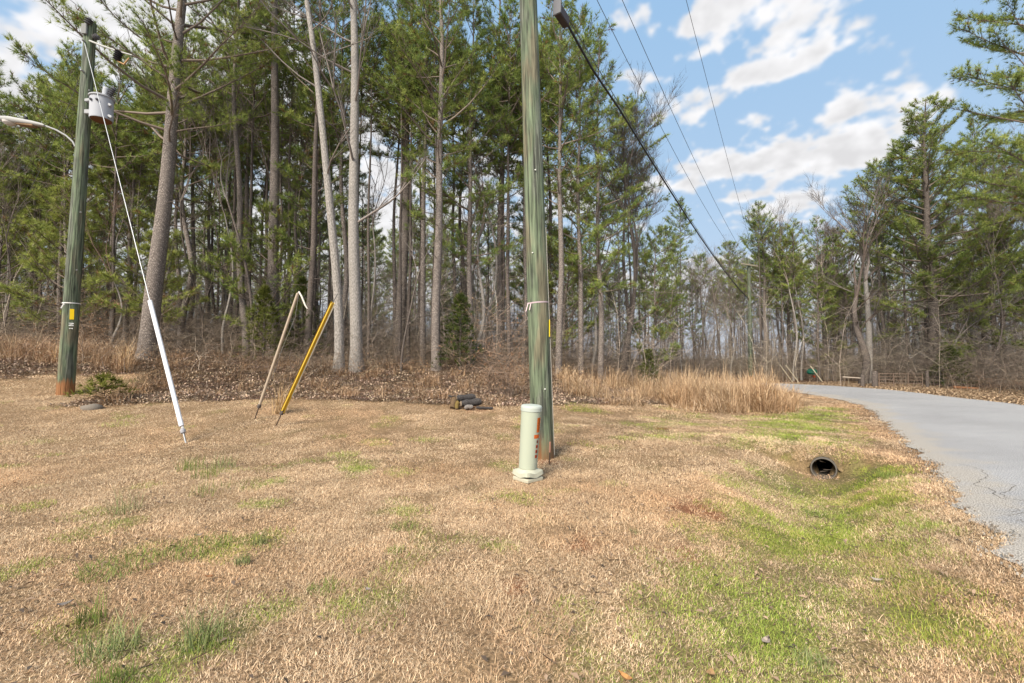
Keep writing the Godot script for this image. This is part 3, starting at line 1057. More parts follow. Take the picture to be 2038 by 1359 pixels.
	for s: Array in [[0.72, 0.47, 0.032], [0.80, 0.49, 0.06], [1.0, 0.525, 0.085], [1.25, 0.56, 0.105], [1.5, 0.595, 0.12], [1.68, 0.61, 0.105], [1.8, 0.61, 0.06], [1.84, 0.61, 0.01]]:
		hp.append(Vector3(-s[0], s[1], 0.1 + 0.02 * s[0])); hr.append(s[2])
	g.tube(hp, hr, 18, Color(0.38, 0.38, 0.37), 1, 1, true)
	for i in g.v.size():   # the housing is flatter than it is wide
		var cy := 0.47 + (-g.v[i].x - 0.72) * 0.135
		g.v[i] = Vector3(g.v[i].x, cy + (g.v[i].y - cy) * 0.62, 0.12 + (g.v[i].z - 0.12) * 1.25)
	part("housing", g.mesh(vc), t)
	g = Geo.new()
	g.lathe(Vector3(-1.55, 0.555, 0.13), [Vector2(0.0, -0.10), Vector2(0.07, -0.085), Vector2(0.12, -0.045), Vector2(0.135, 0.0), Vector2(0.125, 0.01)], 20, Color(0.55, 0.52, 0.5))
	var lens := vmat(0.2)
	part("lens", g.mesh(lens), t)
	g = Geo.new()
	g.box(Vector3(-1.15, 0.475, 0.12), Vector3(0.42, 0.05, 0.15), Color(0.23, 0.15, 0.09), 0.012, Basis(Vector3.BACK, -0.12))
	part("ballast_door", g.mesh(vc), t)
	g = Geo.new()
	g.lathe(Vector3(-1.18, 0.62, 0.12), [Vector2(0.038, 0.0), Vector2(0.038, 0.055), Vector2(0.025, 0.068), Vector2(0, 0.07)], 12, Color(0.05, 0.05, 0.05))
	part("photocell", g.mesh(vc), t)

	# the far pole beyond the bend
	t = thing("utility_pole", POLE_F, "distant pale green utility pole beyond the bend in the road", "utility pole", "wooden utility poles")
	part("shaft", pole_shaft(Vector3.ZERO, Vector3(0.0, 8.0, 0.0), 0.15, 0.1, M.pole_l), t)
	g = Geo.new()
	g.box(Vector3(0, 7.6, 0.12), Vector3(1.7, 0.1, 0.09), Color(0.3, 0.27, 0.2), 0.008, Basis(Vector3.UP, 0.5))
	part("crossarm", g.mesh(vc), t)
	for x: float in [-0.75, 0.0, 0.75]:
		g = Geo.new()
		insulator(g, Basis(Vector3.UP, 0.5) * Vector3(x, 0, 0) + Vector3(0, 7.65, 0.12), 0.06, 2, Basis.IDENTITY, Color(0.25, 0.25, 0.26))
		part("insulator", g.mesh(vc), t)

func bar(a: Vector3, b: Vector3, r: float, sides: int, m: Material) -> ArrayMesh:
	var g := Geo.new()
	g.tube([a, b], [r, r], sides, Color.WHITE, 1, 1, true)
	return g.mesh(m)

func build_guys() -> void:
	var vc := vmat(0.6)
	# white guard on the taut guy of the left pole
	var foot := on_ground(-5.39, -7.57)
	var top := Vector3(-10.46, 9.25, -10.85)
	var d := (top - foot).normalized()
	var t := thing("guy_wire", foot, "taut guy wire in a white plastic guard, from lawn to left pole top", "guy wire", "guy wires with guards")
	part("anchor_rod", bar(-d * 0.15, d * 0.22, 0.013, 8, M.steel), t)
	var g := Geo.new()
	g.lathe(d * 0.2, [Vector2(0.012, -0.03), Vector2(0.035, -0.02), Vector2(0.042, 0.02), Vector2(0.03, 0.06), Vector2(0.012, 0.07)], 12, Color(0.3, 0.3, 0.32), Basis(Quaternion(Vector3.UP, d)))
	g.tube([d * 0.24 + Vector3(0.03, 0, 0), d * 0.34 + Vector3(0.012, 0, 0)], [0.012, 0.012], 6, Color(0.35, 0.35, 0.36), 1, 1, true)
	part("clamp", g.mesh(vc), t)
	var pv := mat(lin(0.72, 0.73, 0.76), 0.45)
	part("guard", bar(d * 0.31, d * 2.95, 0.036, 16, pv), t, "white plastic guard sleeve")
	part("wire", bar(d * 0.25, top - foot, 0.008, 8, M.galv), t)

	# two guards left standing on slack guys
	for s: Array in [["brown", Vector2(-5.21, -9.26), Vector3(-4.28, 2.78, -9.05), lin(0.36, 0.29, 0.22), "leaning dull brown guy guard with a bent white end, beside the yellow one"], ["yellow", Vector2(-4.56, -8.83), Vector3(-3.42, 2.55, -8.65), lin(0.66, 0.45, 0.04), "bright yellow guy guard leaning up from an anchor in the lawn"]]:
		var f2 := on_ground(s[1].x, s[1].y)
		var e: Vector3 = s[2]
		var dd := (e - f2).normalized()
		var L := (e - f2).length()
		t = thing("guy_guard", f2, s[4], "guy guard", "slack guy guards")
		part("anchor_rod", bar(-dd * 0.15, dd * 0.30, 0.012, 8, M.rust), t)
		g = Geo.new()
		g.lathe(dd * 0.27, [Vector2(0.01, -0.03), Vector2(0.034, -0.02), Vector2(0.038, 0.03), Vector2(0.024, 0.07), Vector2(0.01, 0.075)], 10, Color(0.10, 0.085, 0.075), Basis(Quaternion(Vector3.UP, dd)))
		part("clamp", g.mesh(vc), t)
		if s[0] == "yellow":
			# a channel open on one side, its inner face in view
			g = Geo.new()
			var sd := dd.cross(Vector3(0, 0, 1)).normalized()
			var fw := sd.cross(dd).normalized()
			for part_ in 1:
				var prof: Array = [sd * 0.034 + fw * 0.03, sd * 0.04 - fw * 0.01, sd * 0.010 - fw * 0.03, -sd * 0.010 - fw * 0.01, -sd * 0.028 - fw * 0.03, -sd * 0.04 + fw * 0.0, -sd * 0.032 + fw * 0.035]
				for k in prof.size() - 1:
					var a: Vector3 = prof[k]
					var b: Vector3 = prof[k + 1]
					g.quad(dd * 0.3 + a, dd * L + a, dd * L + b, dd * 0.3 + b, Color.WHITE)
			part("guard", g.mesh(mat(s[3], 0.5)), t)
			g = Geo.new()
			g.tube([dd * 0.34 - sd * 0.0 + fw * 0.03, dd * (L - 0.02) + fw * 0.03], [0.017, 0.017], 10, Color(0.55, 0.38, 0.06), 1, 1, true)
			part("inner_tube", g.mesh(vc), t)
			g = Geo.new()
			g.tube([dd * (L * 0.25) + sd * 0.045, dd * (L + 0.01) + sd * 0.046], [0.010, 0.014], 8, Color(0.66, 0.60, 0.48), 1, 1, true)
			part("edge_strip", g.mesh(vc), t)
			part("wire", bar(dd * (L - 0.1), dd * (L + 0.16) + Vector3(0.02, 0.02, 0), 0.006, 6, M.wire), t)
		else:
			part("guard", bar(dd * 0.32, dd * L, 0.028, 12, mat(s[3], 0.65)), t)
			g = Geo.new()
			var b0 := dd * L
			g.tube([b0, b0 + Vector3(0.02, 0.03, 0.0), b0 + Vector3(0.08, -0.06, 0.01), b0 + Vector3(0.16, -0.24, 0.02), b0 + Vector3(0.205, -0.31, 0.02)], [0.016, 0.018, 0.018, 0.016, 0.012], 8, Color(0.62, 0.58, 0.52), 1, 1, true)
			part("bent_end", g.mesh(vc), t)
			g = Geo.new()
			g.tube([b0 + Vector3(0.02, 0, 0), b0 + Vector3(-0.02, -0.5, 0.06), b0 + Vector3(-0.25, -1.1, 0.08), b0 + Vector3(-0.46, -1.7, 0.05)], [0.004, 0.004, 0.004, 0.004], 5, Color(0.2, 0.19, 0.18))
			part("wire", g.mesh(vc), t)

	# guards of the far pole's guys, across the road
	for s: Array in [[Vector2(16.94, -27.5), Vector3(16.0, 1.05, -27.2), "leftmost thin pale guy guard across the road"], [Vector2(17.3, -27.5), Vector3(16.36, 1.02, -27.2), "middle thin pale guy guard across the road"], [Vector2(18.16, -26.6), Vector3(17.43, 1.0, -26.6), "pale guy guard beside the green bucket across the road"]]:
		var f3 := on_ground(s[0].x, s[0].y)
		t = thing("guy_guard", f3, s[2], "guy guard", "guards across the road")
		part("guard", bar(Vector3.ZERO, s[1] - f3, 0.024, 8, mat(lin(0.62, 0.55, 0.40), 0.6)), t)
		part("wire", bar((s[1] - f3) * 0.9, POLE_F + Vector3(0, 6.6, 0) - f3, 0.006, 5, M.wire), t)

func sag(a: Vector3, b: Vector3, drop: float, n := 24) -> Array:
	var o: Array = []
	for i in n + 1:
		var t := float(i) / n
		o.append(a.lerp(b, t) - Vector3(0, drop * 4 * t * (1 - t), 0))
	return o

func cable(called: String, pts: Array, r: float, m: Material, label: String, group: String) -> Node3D:
	var g := Geo.new()
	var rr: Array = []
	for p in pts:
		rr.append(r)
	g.tube(pts, rr, 6, Color.WHITE)
	var o := part(numbered(called), g.mesh(m), self)
	tag(o, label, "cable", group)
	return o

func build_wires() -> void:
	var far := Basis(Vector3.UP, 0.5)
	var cl: Array = [["power_line", Vector3(-0.35, 9.45, -5.9), -0.75, 0.75, "power line crossing the blue sky, left of a close pair"], ["power_line", Vector3(0.42, 9.5, -6.4), 0.0, 0.6, "power line crossing the blue sky, right of a close pair"], ["power_line", Vector3(1.75, 11.2, -6.9), 0.75, 0.3, "single thin power line through the clouds right of the pair"]]
	for c: Array in cl:
		cable(c[0], sag(c[1], POLE_F + far * Vector3(c[2], 0, 0) + Vector3(0, 7.72, 0.12), c[3]), 0.0065, M.wire, c[4], "power lines")
	# heavy black communications cable lashed to its strand, slack where it leaves the box
	var a := on_pole(POLE_C, POLE_C_TOP, 7.3) + Vector3(0.14, 0, 0)
	var b := POLE_F + Vector3(-0.1, 5.35, 0.1)
	var pts := sag(a, b, 0.5, 40)
	for i in pts.size():
		var t := i / 40.0
		pts[i] += Vector3(0, -0.10 * exp(-pow((t - 0.075) / 0.035, 2)), 0)
	var o := cable("communications_cable", pts, 0.021, M.black, "thick black cable sloping down from the near pole towards the far pole", "")
	var g := Geo.new()
	var st := sag(a + Vector3(0, 0.09, 0), b + Vector3(0, 0.03, 0), 0.47, 30)
	var rr: Array = []
	for p in st: rr.append(0.008)
	g.tube(st, rr, 5, Color.WHITE)
	part("support_strand", g.mesh(M.wire), o)
	# splice case
	var p0: Vector3 = Vector3(0.80, 6.98, -7.12)
	var t := thing("splice_box", p0, "dark box hanging under the black cable beside the near pole top", "cable box")
	var dir := (b - a).normalized()
	var bs := Basis(dir, dir.cross(Vector3.BACK).normalized(), Vector3.ZERO)
	bs.y = Vector3.UP - dir * Vector3.UP.dot(dir)
	bs.y = bs.y.normalized()
	bs.z = bs.x.cross(bs.y)
	g = Geo.new()
	g.box(Vector3.ZERO, Vector3(0.34, 0.17, 0.12), Color(0.06, 0.05, 0.05), 0.015, bs)
	part("case", g.mesh(vmat(0.5)), t)
	g = Geo.new()
	g.box(bs * Vector3(-0.16, 0.04, 0), Vector3(0.03, 0.26, 0.14), Color(0.14, 0.14, 0.15), 0.006, bs)
	part("clip", g.mesh(vmat(0.5)), t)
	# lines leaving the left pole
	var tl := POLE_L_TOP
	cable("overhead_line", sag(tl + Vector3(0.05, 0.12, 0.12), Vector3(-11.5, 11.6, 3.0), 0.2), 0.006, M.wire, "thin line rising from the top insulator of the left pole", "lines at the left pole")
	cable("overhead_line", sag(tl + Vector3(1.12, -0.98, 0.16), Vector3(-3.0, 15.5, -12.5), 0.2), 0.004, M.wire, "thin line running right from the fuse arm in front of the pines", "lines at the left pole")
	cable("overhead_line", sag(tl + Vector3(-0.1, -1.0, 0.0), Vector3(-19.0, 6.5, -17.0), 0.4), 0.006, M.wire, "thin line running left from the left pole behind the pine boughs", "lines at the left pole")

# ---------------------------------------------------------------- trees one can point at
func build_front_trees() -> void:
	var list: Array = [
		["pine_tree", [-11.65, -14.5], {"seed": 101, "h": 19.0, "r": 0.26, "lo": 0.36, "spread": 4.8, "nb": 66, "lean": Vector2(1.6, 0.3), "wob": 0.03, "dens": 8.0, "warm": 0.2, "sides": 14, "count": 16}, "largest pine at the wood's edge, thick leaning grey trunk behind the white guard"],
		["pine_tree", [-8.95, -17.0], {"seed": 102, "h": 21.0, "r": 0.22, "lo": 0.55, "spread": 3.6, "nb": 40, "lean": Vector2(-0.2, 0), "wob": 0.03, "dens": 7.0, "warm": 0.1, "sides": 12, "dead": 22}, "tall straight pine trunk rising behind the small cedar"],
		["pine_tree", [-13.1, -18.0], {"seed": 103, "h": 13.0, "r": 0.13, "lo": 0.4, "spread": 3.0, "nb": 44, "wob": 0.25, "dens": 8.0, "warm": 0.25, "dead": 18}, "crooked slim pine just right of the largest trunk"],
		["pine_tree", [-7.2, -16.0], {"seed": 104, "h": 17.0, "r": 0.125, "lo": 0.5, "spread": 2.4, "nb": 36, "lean": Vector2(0.4, 0), "dens": 7.0, "dead": 24, "bark": "dark_bark"}, "dark slim pine between the brown and yellow guards"],
		["pine_tree", [-4.75, -19.0], {"seed": 105, "h": 19.5, "r": 0.23, "lo": 0.45, "spread": 3.6, "nb": 52, "lean": Vector2(0.6, 0), "dens": 7.0, "dead": 26, "sides": 12}, "stout pine standing behind the pair of pale trunks, to their right"],
		["pine_tree", [-2.5, -15.1], {"seed": 106, "h": 18.0, "r": 0.155, "lo": 0.34, "spread": 2.9, "nb": 60, "wob": 0.1, "dens": 8.0, "warm": 0.15, "dead": 14}, "green-boughed pine at the edge above the log pile"],
		["pine_tree", [-9.55, -16.4], {"seed": 107, "h": 17.5, "r": 0.125, "lo": 0.55, "spread": 2.6, "nb": 34, "lean": Vector2(-1.0, 0), "wob": 0.3, "dens": 6.0, "dead": 26}, "thin bent pine left of the straight trunk, bare below"],
		["pine_tree", [-1.55, -17.0], {"seed": 108, "h": 15.0, "r": 0.12, "lo": 0.24, "spread": 2.4, "nb": 62, "dens": 8.0, "warm": 0.05, "dead": 6}, "bushy dark pine left of the near pole with boughs almost to the ground"],
		["pine_tree", [-0.5, -18.5], {"seed": 109, "h": 17.0, "r": 0.13, "lo": 0.36, "spread": 2.7, "nb": 54, "dens": 7.5, "dead": 12}, "pine directly behind the near pole, left half showing"],
		["pine_tree", [1.75, -17.2], {"seed": 110, "h": 16.0, "r": 0.13, "lo": 0.42, "spread": 2.8, "nb": 54, "lean": Vector2(0.2, 0), "dens": 7.5, "warm": 0.12, "dead": 16}, "tall pine just right of the near pole"],
		["pine_tree", [2.75, -18.2], {"seed": 111, "h": 14.6, "r": 0.12, "lo": 0.28, "spread": 2.2, "nb": 56, "dens": 7.5, "dead": 12}, "second pine right of the near pole, slender crown"],
		["pine_tree", [3.55, -18.3], {"seed": 112, "h": 14.8, "r": 0.125, "lo": 0.24, "spread": 2.2, "nb": 60, "dens": 7.5, "warm": 0.1, "dead": 12}, "outermost tall pine against the sky, left of the bare tree"],
		["pine_tree", [6.6, -21.0], {"seed": 113, "h": 7.6, "r": 0.09, "lo": 0.12, "spread": 1.9, "nb": 44, "dens": 8.0, "warm": 0.15, "dead": 8}, "short young pine right of the bare tree, behind the tall grass"],
		["pine_tree", [-26.5, -22.5], {"seed": 114, "h": 12.6, "r": 0.15, "lo": 0.34, "spread": 3.4, "nb": 56, "dens": 8.0, "warm": 0.3, "dead": 14}, "leftmost pine, its crown cut by the frame's edge"],
		["pine_tree", [-22.6, -21.5], {"seed": 115, "h": 12.0, "r": 0.14, "lo": 0.34, "spread": 3.2, "nb": 56, "dens": 8.0, "warm": 0.3, "dead": 14}, "bright green pine below the street lamp"],
		["pine_tree", [-18.6, -19.5], {"seed": 116, "h": 13.0, "r": 0.14, "lo": 0.32, "spread": 3.2, "nb": 60, "dens": 8.0, "warm": 0.25, "dead": 12}, "bushy pine just behind the left pole"],
		["pine_tree", [-15.6, -18.4], {"seed": 117, "h": 10.5, "r": 0.11, "lo": 0.14, "spread": 2.6, "nb": 56, "dens": 8.0, "warm": 0.3, "dead": 8}, "low-boughed pine between the left pole and the largest trunk"],
		["pine_tree", [-20.2, -17.8], {"seed": 140, "h": 7.5, "r": 0.1, "lo": 0.14, "spread": 2.7, "nb": 50, "dens": 8.0, "warm": 0.45, "dead": 6}, "young yellow-green pine left of the left pole"],
		["pine_tree", [-16.2, -16.6], {"seed": 141, "h": 6.4, "r": 0.085, "lo": 0.16, "spread": 2.3, "nb": 44, "dens": 8.0, "warm": 0.45, "dead": 6}, "young yellow-green pine right of the left pole"],
		["pine_tree", [-12.9, -16.6], {"seed": 142, "h": 4.6, "r": 0.07, "lo": 0.2, "spread": 1.9, "nb": 34, "dens": 8.0, "warm": 0.5, "dead": 4}, "small yellow-green pine just left of the largest trunk"],
		["pine_tree", [-24.5, -19.0], {"seed": 143, "h": 8.0, "r": 0.1, "lo": 0.2, "spread": 2.7, "nb": 50, "dens": 8.0, "warm": 0.4, "dead": 6}, "young pine in front of the leftmost tall pine"],
		["pine_tree", [-12.0, -20.5], {"seed": 118, "h": 16.0, "r": 0.14, "lo": 0.5, "spread": 3.0, "nb": 50, "dens": 7.0, "warm": 0.15, "dead": 20}, "pine seen behind and right of the largest trunk"],
		["pine_tree", [-3.4, -17.4], {"seed": 119, "h": 18.0, "r": 0.12, "lo": 0.55, "spread": 2.4, "nb": 44, "dens": 7.0, "dead": 20}, "slim pine between the stout pine and the green-boughed one"],
	]
	for r: Array in list:
		tree_node(r[0], pine(r[2]), on_ground(r[1][0], r[1][1]), r[3], "pine tree", "pines along the wood's edge")
	var hw: Array = [
		[[-5.4, -14.2], {"seed": 201, "h": 15.0, "r": 0.15, "fork": 0.8, "lean": Vector2(-1.15, 0.2), "wob": 0.07, "depth": 3, "heads": 1, "sidelimbs": 5, "low": 0.45, "open": 0.5, "sides": 12}, "slimmer left one of the two pale smooth trunks"],
		[[-4.95, -14.5], {"seed": 202, "h": 18.5, "r": 0.2, "fork": 0.7, "lean": Vector2(-0.35, 0.1), "wob": 0.11, "depth": 4, "heads": 2, "sidelimbs": 7, "low": 0.35, "open": 0.5, "sides": 14}, "thicker right one of the two pale smooth trunks"],
		[[5.0, -20.3], {"seed": 203, "h": 11.6, "r": 0.17, "fork": 0.42, "lean": Vector2(0.5, 0), "wob": 0.15, "depth": 5, "heads": 3, "sidelimbs": 4, "open": 0.5, "col": Color(0.13, 0.11, 0.10), "bark": "dark_bark"}, "bare fan-crowned tree against the sky at the wood's right end"],
		[[-8.9, -15.6], {"seed": 204, "h": 9.5, "r": 0.06, "fork": 0.6, "lean": Vector2(-0.9, 0), "wob": 0.05, "bark": "dark_bark", "depth": 3, "heads": 2, "sidelimbs": 6, "low": 0.2}, "thin pale leaning sapling left of the small cedar"],
		[[-3.55, -14.6], {"seed": 205, "h": 5.5, "r": 0.04, "fork": 0.6, "lean": Vector2(0.5, 0), "wob": 0.04, "bark": "dark_bark", "depth": 2, "heads": 2, "sidelimbs": 5, "low": 0.2}, "small leaning bare sapling right of the two pale trunks"],
		[[-14.2, -16.2], {"seed": 206, "h": 6.0, "r": 0.05, "fork": 0.5, "depth": 3, "heads": 2, "sidelimbs": 6, "low": 0.15, "col": Color(0.24, 0.17, 0.13)}, "bare brown sapling between the left pole and the largest pine"],
		[[-20.3, -18.2], {"seed": 207, "h": 8.0, "r": 0.07, "fork": 0.6, "depth": 2, "heads": 2, "sidelimbs": 6, "low": 0.3}, "pale slender trunk just left of the left pole"],
		[[-24.0, -20.0], {"seed": 208, "h": 9.0, "r": 0.1, "fork": 0.6, "depth": 3, "heads": 2, "sidelimbs": 5, "low": 0.3}, "bare trunk near the left edge behind tan grass"],
	]
	for r: Array in hw:
		tree_node("bare_tree", hardwood(r[1]), on_ground(r[0][0], r[0][1]), r[2], "bare tree", "bare trees at the wood's edge")
	var cd: Array = [
		[[-8.2, -15.0], [301, 2.5, 0.75, 0.45, 520], "bright green small cedar left of the leaning guards"],
		[[-7.5, -16.2], [302, 3.0, 0.8, 0.1, 460], "darker cedar tucked behind the bright small cedar"],
		[[-1.75, -15.3], [303, 2.6, 0.85, 0.0, 560], "dark cedar behind the log pile"],
		[[5.6, -18.6], [304, 1.7, 0.5, 0.2, 260], "little cedar behind the tall grass right of the near pole"],
		[[21.6, -22.5], [305, 2.0, 1.0, 0.05, 560], "rounded dark cedar bush right of the field gate"],
	]
	for r: Array in cd:
		var a: Array = r[1]
		tree_node("cedar_shrub", cedar(a[0], a[1], a[2], a[3], a[4]), on_ground(r[0][0], r[0][1]), r[2], "cedar", "cedars")

func build_right_trees() -> void:
	var list: Array = [
		[[23.3, -25.2], {"seed": 121, "h": 16.3, "r": 0.29, "lo": 0.2, "spread": 5.0, "nb": 92, "droop": 0.22, "dens": 9.0, "warm": 0.25, "dead": 10, "sides": 12, "count": 16, "bark": "dark_bark"}, "largest pine across the road with wide layered boughs"],
		[[23.9, -25.9], {"seed": 122, "h": 13.0, "r": 0.2, "lo": 0.35, "spread": 3.2, "nb": 40, "dens": 7.0, "dead": 10, "bark": "dark_bark"}, "second trunk close behind the largest pine across the road"],
		[[18.6, -15.2], {"seed": 123, "h": 19.0, "r": 0.25, "lo": 0.32, "spread": 3.8, "nb": 95, "droop": 0.15, "dens": 9.5, "warm": 0.2, "count": 16, "bark": "dark_bark"}, "roadside pine whose boughs hang in from the right edge"],
		[[26.6, -25.0], {"seed": 124, "h": 10.5, "r": 0.16, "lo": 0.18, "spread": 3.4, "nb": 50, "dens": 8.0, "warm": 0.25, "bark": "dark_bark"}, "dense pine right of the largest one across the road"],
		[[27.5, -22.0], {"seed": 125, "h": 8.5, "r": 0.13, "lo": 0.15, "spread": 2.8, "nb": 46, "dens": 8.0, "warm": 0.3}, "low pine at the right edge behind the verge"],
		[[17.8, -32.0], {"seed": 126, "h": 11.5, "r": 0.16, "lo": 0.45, "spread": 3.2, "nb": 40, "dens": 7.5, "warm": 0.25}, "flat-topped pine right of the far pole"],
		[[20.4, -33.5], {"seed": 127, "h": 11.5, "r": 0.15, "lo": 0.35, "spread": 2.6, "nb": 44, "dens": 8.0, "warm": 0.35}, "yellow-green pine across the road, left of the bare trees"],
		[[21.0, -30.5], {"seed": 128, "h": 7.0, "r": 0.1, "lo": 0.15, "spread": 2.3, "nb": 40, "dens": 8.0, "warm": 0.2}, "young pine over the green bucket"],
	]
	for r: Array in list:
		tree_node("pine_tree", pine(r[1]), on_ground(r[0][0], r[0][1]), r[2], "pine tree", "pines across the road")
	var hw: Array = [
		[[18.9, -24.6], {"seed": 221, "h": 10.0, "r": 0.21, "fork": 0.5, "depth": 4, "heads": 2, "sidelimbs": 6, "low": 0.4, "bark": "dark_bark", "col": Color(0.13, 0.105, 0.09), "wob": 0.2}, "dark trunk beside the left gate post"],
		[[19.9, -25.4], {"seed": 222, "h": 11.0, "r": 0.2, "fork": 0.55, "depth": 4, "heads": 2, "sidelimbs": 5, "bark": "pale_bark"}, "brown trunk behind the left half of the gate"],
		[[21.6, -31.0], {"seed": 223, "h": 9.5, "r": 0.2, "fork": 0.5, "depth": 5, "heads": 2, "sidelimbs": 6, "col": Color(0.27, 0.23, 0.2)}, "tall pale bare tree left of the dark trunk"],
		[[24.5, -33.0], {"seed": 224, "h": 10.5, "r": 0.2, "fork": 0.5, "depth": 5, "heads": 2, "sidelimbs": 6, "col": Color(0.29, 0.23, 0.2)}, "tallest bare tree behind the gate, thin twigs against cloud"],
		[[22.9, -24.2], {"seed": 225, "h": 6.0, "r": 0.08, "fork": 0.45, "depth": 4, "heads": 2, "sidelimbs": 4, "lean": Vector2(0.5, 0)}, "small forked tree behind the gate's right end"],
	]
	for r: Array in hw:
		tree_node("bare_tree", hardwood(r[1]), on_ground(r[0][0], r[0][1]), r[2], "bare tree", "bare trees across the road")

# ---------------------------------------------------------------- the wood behind: one node per tree, shapes shared
const MARKS := [[-1.18, "the pine cut by the left edge"], [-1.05, "the bright pine below the street lamp"], [-0.95, "the left utility pole"], [-0.85, "the low-boughed pine"], [-0.79, "the largest pine"], [-0.72, "the crooked slim pine"], [-0.58, "the thin bent pine"], [-0.525, "the tall straight pine"], [-0.45, "the dark slim pine"], [-0.38, "the slimmer pale trunk"], [-0.34, "the thicker pale trunk"], [-0.25, "the stout pine"], [-0.195, "the slim pine by the stout one"], [-0.165, "the green-boughed pine"], [-0.09, "the bushy dark pine"], [0.0, "the near utility pole"], [0.1, "the tall pine by the near pole"], [0.15, "the second pine by the near pole"], [0.2, "the outermost tall pine"], [0.26, "the bare fan-crowned tree"], [0.315, "the short young pine"], [0.42, "the tall straw grass"], [0.525, "the far utility pole"], [0.56, "the flat-topped pine"], [0.61, "the yellow-green pine"], [0.66, "the green bucket"], [0.70, "the tall pale bare tree"], [0.77, "the dark trunk by the gate"], [0.84, "the field gate"], [0.93, "the largest pine across the road"], [1.06, "the dense pine across the road"], [1.2, "the low pine at the right edge"]]

func zone_label(kind: String, x: float, z: float) -> String:
	var u := x / -z
	var best := 0
	for i in MARKS.size():
		if absf(u - MARKS[i][0]) < absf(u - MARKS[best][0]):
			best = i
	var deep := "close" if z > -27 else ("some way" if z > -38 else ("far" if z > -50 else "farthest"))
	return "%s %s behind %s, to its %s" % [kind, deep, MARKS[best][1], "left" if u < MARKS[best][0] else "right"]

